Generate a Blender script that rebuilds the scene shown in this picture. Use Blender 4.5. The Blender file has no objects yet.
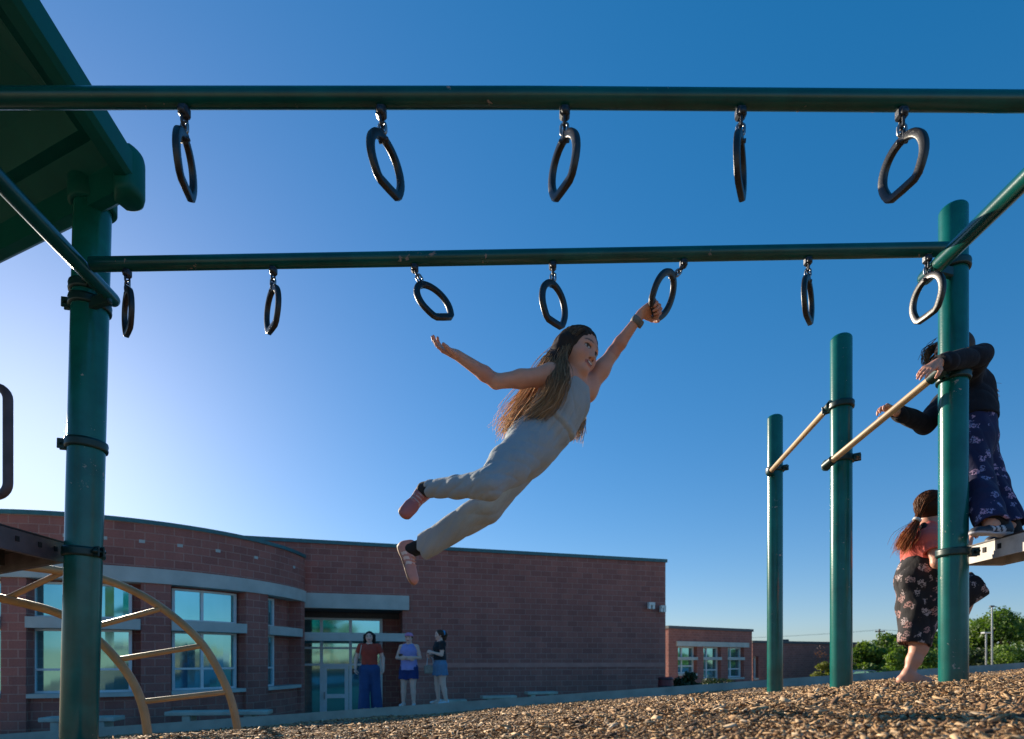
import bpy, math, random
import numpy as np
from mathutils import Vector, Matrix

random.seed(7)
RNG = np.random.default_rng(11)
SC = bpy.context.scene
COL = SC.collection
F_PX, CX, HY, CZ = 560.0, 512.0, 660.0, 0.16


def P(px, py, d):
    """a point of the place d metres ahead of the photographer"""
    return np.array([(px - CX) / F_PX * d, d, CZ - (py - HY) / F_PX * d])


def unit(v):
    v = np.asarray(v, float)
    return v / (np.linalg.norm(v) + 1e-12)


def ground_z(x, y):
    x = np.asarray(x, float); y = np.asarray(y, float)
    gx = 0.074 * 30 * np.tanh(x / 30)
    gy = np.where(y > 0, -0.08 * 60 * np.tanh(y / 60), -0.02 * y)
    t = np.clip((y - 24) / 14, 0, 1)
    dip = -0.65 * t * t * (3 - 2 * t)
    near = -0.065 * np.exp(-(x * x + y * y) / 2.6)
    return gx + gy + 0.1 + dip + near


# ------------------------------------------------------------------ materials
def mat(name):
    m = bpy.data.materials.new(name)
    m.use_nodes = True
    nt = m.node_tree
    b = nt.nodes['Principled BSDF']
    return m, nt, b


def nd(nt, typ, **kw):
    n = nt.nodes.new(typ)
    for k, v in kw.items():
        if k in n.inputs.keys():
            n.inputs[k].default_value = v
        else:
            setattr(n, k, v)
    return n


def lk(nt, a, b):
    nt.links.new(a, b)


def ramp(nt, fac, stops):
    r = nt.nodes.new('ShaderNodeValToRGB')
    el = r.color_ramp.elements
    while len(el) < len(stops):
        el.new(0.5)
    for e, (p, c) in zip(el, stops):
        e.position = p
        e.color = (*c, 1) if len(c) == 3 else c
    lk(nt, fac, r.inputs['Fac'])
    return r


def mix(nt, fac, a, b, blend='MIX'):
    n = nt.nodes.new('ShaderNodeMix'); n.data_type = 'RGBA'; n.blend_type = blend
    for sock, v in ((n.inputs[0], fac), (n.inputs[6], a), (n.inputs[7], b)):
        if hasattr(v, 'is_linked'):
            lk(nt, v, sock)
        elif isinstance(v, (int, float)):
            sock.default_value = v
        else:
            sock.default_value = (*v, 1) if len(v) == 3 else v
    return n.outputs[2]


def bump(nt, b, height, strength=0.3, dist=0.01):
    n = nt.nodes.new('ShaderNodeBump')
    n.inputs['Strength'].default_value = strength
    n.inputs['Distance'].default_value = dist
    lk(nt, height, n.inputs['Height'])
    lk(nt, n.outputs[0], b.inputs['Normal'])
    return n


def coords(nt, out='Object', scale=None):
    t = nt.nodes.new('ShaderNodeTexCoord')
    o = t.outputs[out]
    if scale:
        mp = nt.nodes.new('ShaderNodeMapping')
        mp.inputs['Scale'].default_value = scale
        lk(nt, o, mp.inputs[0]); o = mp.outputs[0]
    return o


def noise(nt, co, scale, detail=4, rough=0.55):
    n = nd(nt, 'ShaderNodeTexNoise', Scale=scale, Detail=detail, Roughness=rough)
    lk(nt, co, n.inputs['Vector'])
    return n.outputs['Fac']


def paint(name, base, rough=0.35, wear=0.0, wear_col=(0.30, 0.21, 0.19), wear_scale=14, grime=0.35):
    m, nt, b = mat(name)
    co = coords(nt)
    n1 = noise(nt, co, 7, 5)
    dark = tuple(c * (1 - grime) for c in base)
    lite = tuple(min(1, c * 1.15) for c in base)
    c = ramp(nt, n1, [(0.3, dark), (0.7, lite)]).outputs[0]
    fine = noise(nt, co, 160, 2)
    if wear > 0:
        w = noise(nt, co, wear_scale, 7, 0.7)
        w2 = noise(nt, co, 5.5, 3)
        mm = nd(nt, 'ShaderNodeMath', operation='MULTIPLY'); lk(nt, w, mm.inputs[0]); lk(nt, w2, mm.inputs[1])
        # the hands and feet of children wear the under side of a rail first
        wr = ramp(nt, mm.outputs[0], [(0.405 - 0.1 * wear, (0, 0, 0)), (0.414 - 0.1 * wear, (1, 1, 1))])
        c = mix(nt, wr.outputs[0], c, wear_col)
        rr = nd(nt, 'ShaderNodeMapRange'); lk(nt, wr.outputs[0], rr.inputs[0])
        rr.inputs[3].default_value = rough; rr.inputs[4].default_value = 0.8
        lk(nt, rr.outputs[0], b.inputs['Roughness'])
    else:
        rr = nd(nt, 'ShaderNodeMapRange'); lk(nt, n1, rr.inputs[0])
        rr.inputs[3].default_value = rough * 0.75; rr.inputs[4].default_value = rough * 1.3
        lk(nt, rr.outputs[0], b.inputs['Roughness'])
    lk(nt, c, b.inputs['Base Color'])
    bump(nt, b, fine, 0.12, 0.002)
    return m


def plain(name, base, rough=0.6, var=0.2, scale=20, metallic=0.0, bstr=0.15):
    m, nt, b = mat(name)
    co = coords(nt)
    n1 = noise(nt, co, scale, 4)
    c = ramp(nt, n1, [(0.3, tuple(x * (1 - var) for x in base)), (0.7, tuple(min(1, x * (1 + var)) for x in base))])
    lk(nt, c.outputs[0], b.inputs['Base Color'])
    b.inputs['Roughness'].default_value = rough
    b.inputs['Metallic'].default_value = metallic
    if bstr:
        bump(nt, b, noise(nt, co, scale * 5, 3), bstr, 0.003)
    return m


def brick_mat(name, c1, c2, mortar):
    m, nt, b = mat(name)
    uv = coords(nt, 'UV')
    br = nt.nodes.new('ShaderNodeTexBrick')
    br.inputs['Scale'].default_value = 1
    br.inputs['Brick Width'].default_value = 0.405
    br.inputs['Row Height'].default_value = 0.2
    br.inputs['Mortar Size'].default_value = 0.013
    br.inputs['Mortar Smooth'].default_value = 0.25
    br.inputs['Bias'].default_value = -0.15
    br.inputs['Color1'].default_value = (*c1, 1)
    br.inputs['Color2'].default_value = (*c2, 1)
    br.inputs['Mortar'].default_value = (*mortar, 1)
    lk(nt, uv, br.inputs['Vector'])
    big = noise(nt, uv, 0.35, 4)
    fine = noise(nt, uv, 22, 6, 0.7)
    st = nt.nodes.new('ShaderNodeMapping'); st.inputs['Scale'].default_value = (1.6, 0.12, 1); lk(nt, uv, st.inputs[0])
    streak = noise(nt, st.outputs[0], 1.4, 4, 0.6)
    c = mix(nt, 0.55, br.outputs['Color'], ramp(nt, big, [(0.3, (.62, .62, .64)), (0.7, (1, 1, 1))]).outputs[0], 'MULTIPLY')
    c = mix(nt, 0.6, c, ramp(nt, fine, [(0.25, (.6, .6, .6)), (0.75, (1.1, 1.1, 1.1))]).outputs[0], 'MULTIPLY')
    c = mix(nt, 0.35, c, ramp(nt, streak, [(0.35, (.6, .58, .58)), (0.65, (1.05, 1.05, 1.05))]).outputs[0], 'MULTIPLY')
    lk(nt, c, b.inputs['Base Color'])
    b.inputs['Roughness'].default_value = 0.9
    inv = nd(nt, 'ShaderNodeMath', operation='MULTIPLY_ADD')
    lk(nt, br.outputs['Fac'], inv.inputs[0]); inv.inputs[1].default_value = -1.0
    lk(nt, fine, inv.inputs[2])
    bump(nt, b, inv.outputs[0], 0.7, 0.012)
    return m


def cloth_mat(name, base, var=0.15, weave=900, folds=0.35, rough=0.85, spots=None, spot_scale=14, spot_size=0.3, spot2=None):
    m, nt, b = mat(name)
    co = coords(nt)
    n1 = noise(nt, co, 6, 4)
    c = ramp(nt, n1, [(0.3, tuple(x * (1 - var) for x in base)), (0.7, tuple(min(1, x * (1 + var)) for x in base))]).outputs[0]
    if spots:
        v = nd(nt, 'ShaderNodeTexVoronoi', Scale=spot_scale, Randomness=0.85)
        wob = nd(nt, 'ShaderNodeTexNoise', Scale=spot_scale * 3.2, Detail=2.0)
        lk(nt, co, wob.inputs['Vector'])
        wv = nd(nt, 'ShaderNodeVectorMath', operation='MULTIPLY_ADD')
        lk(nt, wob.outputs['Color'], wv.inputs[0]); wv.inputs[1].default_value = (.045,) * 3; lk(nt, co, wv.inputs[2])
        lk(nt, wv.outputs[0], v.inputs['Vector'])
        msk = ramp(nt, v.outputs['Distance'], [(spot_size, (1, 1, 1)), (spot_size + .05, (0, 0, 0))]).outputs[0]
        pet = noise(nt, co, spot_scale * 8, 1)
        msk2 = mix(nt, 1.0, msk, ramp(nt, pet, [(0.42, (0, 0, 0)), (0.52, (1, 1, 1))]).outputs[0], 'MULTIPLY')
        hue = mix(nt, ramp(nt, v.outputs['Color'], [(0.4, (0, 0, 0)), (0.6, (1, 1, 1))]).outputs[0], spots, spot2 or spots)
        c = mix(nt, msk2, c, hue)
    lk(nt, c, b.inputs['Base Color'])
    b.inputs['Roughness'].default_value = rough
    b.inputs['Sheen Weight'].default_value = 0.04
    h = noise(nt, coords(nt, 'Object', (1, 1, .45)), 22, 3)
    h2 = noise(nt, co, weave, 1)
    a = nd(nt, 'ShaderNodeMath', operation='MULTIPLY_ADD'); lk(nt, h2, a.inputs[0]); a.inputs[1].default_value = .12; lk(nt, h, a.inputs[2])
    bump(nt, b, a.outputs[0], folds, 0.012)
    return m


def leaf_mat(name, lo, hi, trans=0.4):
    m, nt, b = mat(name)
    g = nt.nodes.new('ShaderNodeNewGeometry')
    c = ramp(nt, g.outputs['Random Per Island'], [(0.0, lo), (1.0, hi)]).outputs[0]
    lk(nt, c, b.inputs['Base Color']); b.inputs['Roughness'].default_value = 0.55
    t = nt.nodes.new('ShaderNodeBsdfTranslucent')
    lk(nt, mix(nt, 1.0, c, (1.25, 1.3, .5), 'MULTIPLY'), t.inputs['Color'])
    s = nt.nodes.new('ShaderNodeMixShader'); s.inputs[0].default_value = trans
    lk(nt, b.outputs[0], s.inputs[1]); lk(nt, t.outputs[0], s.inputs[2])
    lk(nt, s.outputs[0], nt.nodes['Material Output'].inputs['Surface'])
    return m


def attr_mat(name, rough=0.5, sss=0.0, bscale=0, bstr=0.1, trans=0.0):
    """colours of the thing itself, kept on its vertices (skin, lips, irises, sole and upper of a shoe)"""
    m, nt, b = mat(name)
    a = nt.nodes.new('ShaderNodeAttribute'); a.attribute_name = 'Col'
    n1 = noise(nt, coords(nt), 45, 3)
    c = mix(nt, 0.25, a.outputs['Color'], ramp(nt, n1, [(0.3, (.75, .72, .72)), (0.7, (1.1, 1.1, 1.1))]).outputs[0], 'MULTIPLY')
    lk(nt, c, b.inputs['Base Color'])
    b.inputs['Roughness'].default_value = rough
    if sss:
        b.inputs['Subsurface Weight'].default_value = sss
        b.inputs['Subsurface Radius'].default_value = (1.0, 0.35, 0.2)
        b.inputs['Subsurface Scale'].default_value = 0.008
    if bscale:
        bump(nt, b, noise(nt, coords(nt), bscale, 3), bstr, 0.003)
    if trans:
        t = nt.nodes.new('ShaderNodeBsdfTranslucent'); lk(nt, a.outputs['Color'], t.inputs['Color'])
        s = nt.nodes.new('ShaderNodeMixShader'); s.inputs[0].default_value = trans
        lk(nt, b.outputs[0], s.inputs[1]); lk(nt, t.outputs[0], s.inputs[2])
        lk(nt, s.outputs[0], nt.nodes['Material Output'].inputs['Surface'])
    return m


# ------------------------------------------------------------------ objects
def link(name, me, parent=None, loc=None):
    o = bpy.data.objects.new(name, me)
    COL.objects.link(o)
    if loc is not None:
        o.location = loc
    if parent is not None:
        o.parent = parent
        o.matrix_parent_inverse = Matrix.Translation(parent.location).inverted()
    return o


def tag(o, label=None, cat=None, group=None, kind=None):
    for k, v in (('label', label), ('category', cat), ('group', group), ('kind', kind)):
        if v:
            o[k] = v
    return o


def thing(name, loc, label, cat, group=None):
    return tag(link(name, None, None, [float(v) for v in loc]), label, cat, group)


def np_mesh(name, V, faces4=None, faces3=None, mats=(), smooth=True, col=None):
    me = bpy.data.meshes.new(name)
    V = np.asarray(V, np.float32)
    f4 = np.zeros((0, 4), np.int32) if faces4 is None else np.asarray(faces4, np.int32)
    f3 = np.zeros((0, 3), np.int32) if faces3 is None else np.asarray(faces3, np.int32)
    n4, n3 = len(f4), len(f3)
    me.vertices.add(len(V)); me.vertices.foreach_set('co', V.ravel())
    me.loops.add(n4 * 4 + n3 * 3)
    me.loops.foreach_set('vertex_index', np.concatenate([f4.ravel(), f3.ravel()]).astype(np.int32))
    me.polygons.add(n4 + n3)
    st = np.concatenate([np.arange(n4) * 4, n4 * 4 + np.arange(n3) * 3]).astype(np.int32)
    me.polygons.foreach_set('loop_start', st)
    if smooth:
        me.polygons.foreach_set('use_smooth', np.ones(n4 + n3, bool))
    me.update(calc_edges=True)
    me.validate()
    for m in mats:
        me.materials.append(m)
    if col is not None:
        ca = me.color_attributes.new('Col', 'FLOAT_COLOR', 'POINT')
        c4 = np.ones((len(V), 4), np.float32); c4[:, :3] = col
        ca.data.foreach_set('color', c4.ravel())
    return me


class MB:
    """collects boxes, tubes and lathes; build() links them as one mesh"""
    def __init__(s):
        s.v, s.f, s.uv, s.mi, s.sm = [], [], [], [], []

    def face(s, pts, uv=None, mi=0, smooth=False):
        i = len(s.v)
        s.v += [tuple(map(float, p)) for p in pts]
        s.f.append(list(range(i, i + len(pts)))); s.uv.append(uv); s.mi.append(mi); s.sm.append(smooth)

    def faces(s, vs, fs, mi=0, smooth=False):
        i = len(s.v)
        s.v += [tuple(map(float, p)) for p in vs]
        for f in fs:
            s.f.append([i + k for k in f]); s.uv.append(None); s.mi.append(mi); s.sm.append(smooth)

    def box(s, c, size, ax=None, mi=0, bev=0.0):
        """box with chamfered edges; ax = three axes as rows"""
        A = np.eye(3) if ax is None else np.array([unit(a) for a in ax])
        c = np.asarray(c, float); h = np.asarray(size, float) / 2
        bev = min(bev, h.min() * 0.45)
        if bev <= 0:
            vs = [c + (np.array(q) * h) @ A for q in [(-1, -1, -1), (1, -1, -1), (1, 1, -1), (-1, 1, -1), (-1, -1, 1), (1, -1, 1), (1, 1, 1), (-1, 1, 1)]]
            s.faces(vs, [(0, 3, 2, 1), (4, 5, 6, 7), (0, 1, 5, 4), (1, 2, 6, 5), (2, 3, 7, 6), (3, 0, 4, 7)], mi)
            return
        vs, idx = [], {}
        for sx in (-1, 1):
            for sy in (-1, 1):
                for sz in (-1, 1):
                    for a in range(3):
                        q = np.array([sx, sy, sz], float) * (h - bev)
                        q[a] = (sx, sy, sz)[a] * h[a]
                        idx[(sx, sy, sz, a)] = len(vs); vs.append(c + q @ A)
        fs = []
        for a in range(3):
            o = [k for k in range(3) if k != a]
            for sg in (-1, 1):
                q = []
                for u, w in ((-1, -1), (1, -1), (1, 1), (-1, 1)):
                    t = [0, 0, 0]; t[a] = sg; t[o[0]] = u; t[o[1]] = w
                    q.append(idx[(*t, a)])
                if (sg > 0) == (a == 1):
                    q.reverse()
                fs.append(q)
        for a in range(3):
            o = [k for k in range(3) if k != a]
            for u in (-1, 1):
                for w in (-1, 1):
                    t0 = [0, 0, 0]; t1 = [0, 0, 0]
                    t0[a] = -1; t1[a] = 1
                    for t in (t0, t1):
                        t[o[0]] = u; t[o[1]] = w
                    q = [idx[(*t0, o[0])], idx[(*t1, o[0])], idx[(*t1, o[1])], idx[(*t0, o[1])]]
                    if (u * w > 0) == (a == 1):
                        q.reverse()
                    fs.append(q)
        for sx in (-1, 1):
            for sy in (-1, 1):
                for sz in (-1, 1):
                    q = [idx[(sx, sy, sz, a)] for a in range(3)]
                    if sx * sy * sz < 0:
                        q.reverse()
                    fs.append(q)
        s.faces(vs, fs, mi)

    def tube(s, pts, r, n=12, caps=True, closed=False, sec=None, ref=None, mi=0, smooth=True):
        pts = [np.asarray(p, float) for p in pts]
        m = len(pts)
        rs = [r] * m if np.isscalar(r) else list(r)
        T = []
        for i in range(m):
            a = pts[(i - 1) % m] if closed or i > 0 else pts[i]
            b = pts[(i + 1) % m] if closed or i < m - 1 else pts[i]
            T.append(unit(b - a))
        u = np.asarray(ref, float) if ref is not None else (np.array([0, 0, 1.0]) if abs(T[0][2]) < .9 else np.array([1.0, 0, 0]))
        vs = []
        for i in range(m):
            u = unit(u - T[i] * np.dot(u, T[i])) if ref is None else unit(np.asarray(ref) - T[i] * np.dot(ref, T[i]))
            w = np.cross(T[i], u)
            if sec is None:
                for k in range(n):
                    a = 2 * math.pi * k / n
                    vs.append(pts[i] + rs[i] * (math.cos(a) * u + math.sin(a) * w))
            else:
                for (x, y) in sec:
                    vs.append(pts[i] + rs[i] * (x * u + y * w))
        if sec is not None:
            n = len(sec)
        fs = []
        for i in range(m if closed else m - 1):
            j = (i + 1) % m
            for k in range(n):
                l = (k + 1) % n
                fs.append((i * n + k, i * n + l, j * n + l, j * n + k))
        s.faces(vs, fs, mi, smooth)
        if caps and not closed:
            s.faces(vs[:n], [tuple(range(n - 1, -1, -1))], mi)
            s.faces(vs[-n:], [tuple(range(n))], mi)

    def lathe(s, c, prof, axis=(0, 0, 1), n=32, mi=0, smooth=True):
        """prof = (radius, height) pairs"""
        ax = unit(axis); u = unit(np.cross(ax, (1, 0, 0) if abs(ax[0]) < .8 else (0, 1, 0))); w = np.cross(ax, u)
        c = np.asarray(c, float)
        vs = [c + ax * h + r * (math.cos(2 * math.pi * k / n) * u + math.sin(2 * math.pi * k / n) * w) for r, h in prof for k in range(n)]
        fs = [(i * n + k, i * n + (k + 1) % n, (i + 1) * n + (k + 1) % n, (i + 1) * n + k) for i in range(len(prof) - 1) for k in range(n)]
        s.faces(vs, fs, mi, smooth)

    def prism(s, poly, z0, z1, mi=0):
        """vertical prism over an xy polygon given anticlockwise"""
        n = len(poly)
        vs = [(x, y, z0) for x, y in poly] + [(x, y, z1) for x, y in poly]
        s.faces(vs, [tuple(range(n - 1, -1, -1)), tuple(range(n, 2 * n))] + [(i, (i + 1) % n, n + (i + 1) % n, n + i) for i in range(n)], mi)

    def build(s, name, mats, parent=None):
        me = bpy.data.meshes.new(name)
        me.from_pydata(s.v, [], s.f)
        for m in (mats if isinstance(mats, (list, tuple)) else [mats]):
            me.materials.append(m)
        me.polygons.foreach_set('material_index', s.mi)
        me.polygons.foreach_set('use_smooth', s.sm)
        if any(u is not None for u in s.uv):
            ul = me.uv_layers.new(name='UVMap')
            for p, u in zip(me.polygons, s.uv):
                if u is not None:
                    for li, q in zip(p.loop_indices, u):
                        ul.data[li].uv = q
        me.update()
        return link(name, me, parent)


def smooth_path(pts, n=6, closed=False):
    pts = [np.asarray(p, float) for p in pts]
    m = len(pts); out = []
    for i in range(m if closed else m - 1):
        if closed:
            p0, p1, p2, p3 = pts[(i - 1) % m], pts[i], pts[(i + 1) % m], pts[(i + 2) % m]
        else:
            p0, p1, p2, p3 = pts[max(i - 1, 0)], pts[i], pts[i + 1], pts[min(i + 2, m - 1)]
        for k in range(n):
            t = k / n
            out.append(.5 * ((2 * p1) + (p2 - p0) * t + (2 * p0 - 5 * p1 + 4 * p2 - p3) * t * t + (3 * p1 - p0 - 3 * p2 + p3) * t ** 3))
    if not closed:
        out.append(pts[-1])
    return out
# ------------------------------------------------------------------ bodies and clothes: one continuous surface from blended limbs
class Sdf:
    def __init__(s):
        s.ops = []
        s.wr = None

    def rc(s, a, ra, b, rb, k=.02, flat=None, fs=1.0, cut=False, sub=False):
        """tapered limb a->b; flat = axis along which it is fs times as thick; cut = end flat at b"""
        a = np.asarray(a, float); b = np.asarray(b, float); ab = b - a; L2 = max(np.dot(ab, ab), 1e-9)
        N = None if flat is None else unit(flat)
        dirv = unit(ab)

        def f(p):
            q = p - a
            if N is not None:
                q = q + (q @ N)[:, None] * N * (1 / fs - 1)
            t = (q @ ab) / L2
            tc = np.clip(t, 0, 1.4 if cut else 1)
            d = np.linalg.norm(q - tc[:, None] * ab, axis=1) - (ra + (rb - ra) * tc)
            if N is not None:
                d = d * (.5 + .5 * fs)
            if cut:
                d = np.maximum(d, (p - b) @ dirv)
            return d
        s.ops.append(('sub' if sub else 'add', f, k))
        return s

    def chain(s, pts, rs, k=.02, **kw):
        for i in range(len(pts) - 1):
            s.rc(pts[i], rs[i], pts[i + 1], rs[i + 1], k, **kw)
        return s

    def ell(s, c, r, R=None, k=.02, sub=False):
        c = np.asarray(c, float); r = np.asarray(r, float)
        A = np.eye(3) if R is None else np.asarray(R)

        def f(p):
            q = (p - c) @ A.T
            k0 = np.linalg.norm(q / r, axis=1); k1 = np.linalg.norm(q / (r * r), axis=1)
            return k0 * (k0 - 1) / np.maximum(k1, 1e-6)
        s.ops.append(('sub' if sub else 'add', f, k))
        return s

    def half(s, pt, n, k=.0):
        """keep the side the normal points away from"""
        pt = np.asarray(pt, float); n = unit(n)
        s.ops.append(('cut', lambda p: (p - pt) @ n, k))
        return s

    def mesh(s, lo, hi, h):
        nb = 14
        lo = np.asarray(lo, float) - 2 * h; hi = np.asarray(hi, float) + 2 * h
        nblk = np.ceil((hi - lo) / (h * nb)).astype(int)
        bi = np.stack(np.meshgrid(*[np.arange(n) for n in nblk], indexing='ij'), -1).reshape(-1, 3)
        cen = lo + (bi + .5) * nb * h
        br = nb * h * .9
        near = np.stack([(op[1](cen) < (br * 1.5 + 2 * op[2] + .01)) for op in s.ops], 1)
        isadd = np.array([op[0] == 'add' for op in s.ops])
        act = near[:, isadd].any(1)
        g = np.arange(nb + 2)
        off = np.stack(np.meshgrid(g, g, g, indexing='ij'), -1)
        N = nblk * nb + 4
        keyf = lambda i: (i[..., 0].astype(np.int64) * N[1] + i[..., 1]) * N[2] + i[..., 2]
        Ks, Vs, Q = [], [], []
        for b in np.nonzero(act)[0]:
            base = bi[b] * nb
            idx = base + off
            p = (lo + idx.reshape(-1, 3) * h)
            d = np.full(len(p), 1.0)
            for j, (ty, f, k) in enumerate(s.ops):
                if not near[b, j]:
                    if ty == 'cut' and False:
                        pass
                    if ty != 'cut':
                        continue
                e = f(p)
                if ty == 'add':
                    if k > 0:
                        hh = np.maximum(k - np.abs(d - e), 0) / k
                        d = np.minimum(d, e) - hh * hh * k * .25
                    else:
                        d = np.minimum(d, e)
                elif ty == 'sub':
                    e = -e
                    if k > 0:
                        hh = np.maximum(k - np.abs(d - e), 0) / k
                        d = np.maximum(d, e) + hh * hh * k * .25
                    else:
                        d = np.maximum(d, e)
                else:
                    d = np.maximum(d, e)
            if s.wr is not None:
                d = d + s.wr(p)
            if d.min() > 0 or d.max() < 0:
                continue
            D = d.reshape(nb + 2, nb + 2, nb + 2)
            sg = D < 0
            n1 = nb + 1
            # cells
            cs = [sg[a:a + n1, bb:bb + n1, c:c + n1] for a in (0, 1) for bb in (0, 1) for c in (0, 1)]
            cnt = sum(c.astype(np.int8) for c in cs)
            ci = np.argwhere((cnt > 0) & (cnt < 8))
            if len(ci):
                acc = np.zeros((len(ci), 3)); w = np.zeros(len(ci))
                for ax in range(3):
                    o = [k for k in range(3) if k != ax]
                    for u in (0, 1):
                        for v in (0, 1):
                            s0 = ci.copy(); s0[:, o[0]] += u; s0[:, o[1]] += v
                            s1 = s0.copy(); s1[:, ax] += 1
                            d0 = D[s0[:, 0], s0[:, 1], s0[:, 2]]; d1 = D[s1[:, 0], s1[:, 1], s1[:, 2]]
                            m = (d0 < 0) != (d1 < 0)
                            t = np.where(m, d0 / np.where(m, d0 - d1, 1), 0)
                            q = s0.astype(float); q[:, ax] += t
                            acc[m] += q[m]; w[m] += 1
                Vs.append(lo + (base + acc / w[:, None]) * h)
                Ks.append(keyf(base + ci))
            for ax in range(3):
                o = [k for k in range(3) if k != ax]
                a0 = sg[1:n1, 1:n1, 1:n1]
                sl = [slice(1, n1)] * 3; sl[ax] = slice(2, n1 + 1)
                a1 = sg[tuple(sl)]
                e = np.argwhere(a0 != a1) + 1
                if not len(e):
                    continue
                flip = a0[e[:, 0] - 1, e[:, 1] - 1, e[:, 2] - 1]
                q = []
                for u, v in ((0, 0), (1, 0), (1, 1), (0, 1)):
                    c = e.copy(); c[:, o[0]] -= u; c[:, o[1]] -= v
                    q.append(keyf(base + c))
                q = np.stack(q, 1)
                if ax == 1:
                    flip = ~flip
                q[~flip] = q[~flip][:, ::-1]
                Q.append(q)
        K = np.concatenate(Ks); V = np.concatenate(Vs); Q = np.concatenate(Q)
        K, ui = np.unique(K, return_index=True); V = V[ui]
        pos = np.searchsorted(K, Q); pos = np.clip(pos, 0, len(K) - 1)
        ok = (K[pos] == Q).all(1)
        return V, pos[ok]

    def build(s, name, lo, hi, h, material, parent, paintf=None, relax=1):
        V, Fq = s.mesh(lo, hi, h)
        for _ in range(relax):
            acc = np.zeros_like(V); n = np.zeros(len(V))
            for a in range(4):
                i, j = Fq[:, a], Fq[:, (a + 1) % 4]
                np.add.at(acc, i, V[j]); np.add.at(n, i, 1)
                np.add.at(acc, j, V[i]); np.add.at(n, j, 1)
            V = V * .5 + .5 * acc / np.maximum(n, 1)[:, None]
        V, Fq = main_island(V, Fq, name)
        col = paintf(V) if paintf else None
        # keep the origin of the mesh at its thing
        L = np.array(parent.location)
        me = np_mesh(name, V - L, Fq, None, [material], True, col)
        o = bpy.data.objects.new(name, me); COL.objects.link(o)
        o.parent = parent
        return o


def main_island(V, Fq, name=''):
    """drop stray specks: keep the one connected surface"""
    lab = np.arange(len(V))
    E0 = np.concatenate([Fq[:, 0], Fq[:, 1], Fq[:, 2]]); E1 = np.concatenate([Fq[:, 1], Fq[:, 2], Fq[:, 3]])
    while True:
        m = np.minimum(lab[E0], lab[E1]); new = lab.copy()
        np.minimum.at(new, E0, m); np.minimum.at(new, E1, m)
        new = new[new]; new = new[new]
        if (new == lab).all():
            break
        lab = new
    u, c = np.unique(lab, return_counts=True)
    if len(u) > 1:
        keep = lab == u[np.argmax(c)]
        idx = np.cumsum(keep) - 1
        Fq = idx[Fq[keep[Fq[:, 0]]]]; V = V[keep]
    return V, Fq


def wrinkle(amp, fx=(31, 17, 23), seed=0.0):
    def f(p):
        a = p @ np.array(fx, float) + seed
        b = p @ np.array([fx[1] * 1.7, -fx[2], fx[0] * .6]) + 1.3 * seed
        c = p @ np.array([-fx[2] * .8, fx[0] * 1.5, fx[1] * 2.1])
        return amp * (np.sin(a + 1.6 * np.sin(b * .7)) * .6 + np.sin(b + 1.4 * np.sin(c * .6)) * .4)
    return f


def head_axes(fwd, up):
    Fw = unit(fwd); U = unit(np.asarray(up, float) - Fw * np.dot(up, Fw)); Lf = np.cross(U, Fw)
    return np.array([Fw, Lf, U])     # rows: forward, own left, up


def add_head(S, c, R, H, smile=True):
    def W(f, l, u):
        return c + H * (np.array([f, l, u]) @ R)
    E = lambda f, l, u, r, k, sub=False: S.ell(W(f, l, u), np.array(r) * H, R, k * H, sub)
    E(-.05, 0, .12, (.43, .345, .385), .0)
    E(.11, 0, -.12, (.28, .275, .34), .14)
    for sg in (-1, 1):
        S.rc(W(.0, .19 * sg, -.19), .075 * H, W(.235, .05 * sg, -.39), .062 * H, .13 * H)
        E(.21, .165 * sg, -.13, (.125, .12, .13), .10)
    E(.27, 0, -.395, (.075, .085, .072), .10)
    E(.29, 0, .09, (.09, .21, .07), .10)
    for sg in (-1, 1):
        E(.405, .145 * sg, .0, (.075, .085, .05), .05, True)
        E(.283, .140 * sg, .0, (.072, .072, .072), .004)
        E(.318, .145 * sg, .05, (.045, .085, .02), .03)
    S.rc(W(.345, 0, .02), .024 * H, W(.428, 0, -.155), .038 * H, .06 * H)
    for sg in (-1, 1):
        E(.385, .048 * sg, -.172, (.045, .03, .028), .03)
    E(.352, 0, -.262, (.05, .105, .026), .025)
    E(.345, 0, -.312, (.05, .085, .028), .025)
    for sg in (-1, 1):
        E(-.03, .335 * sg, -.02, (.085, .03, .125), .03)


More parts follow.
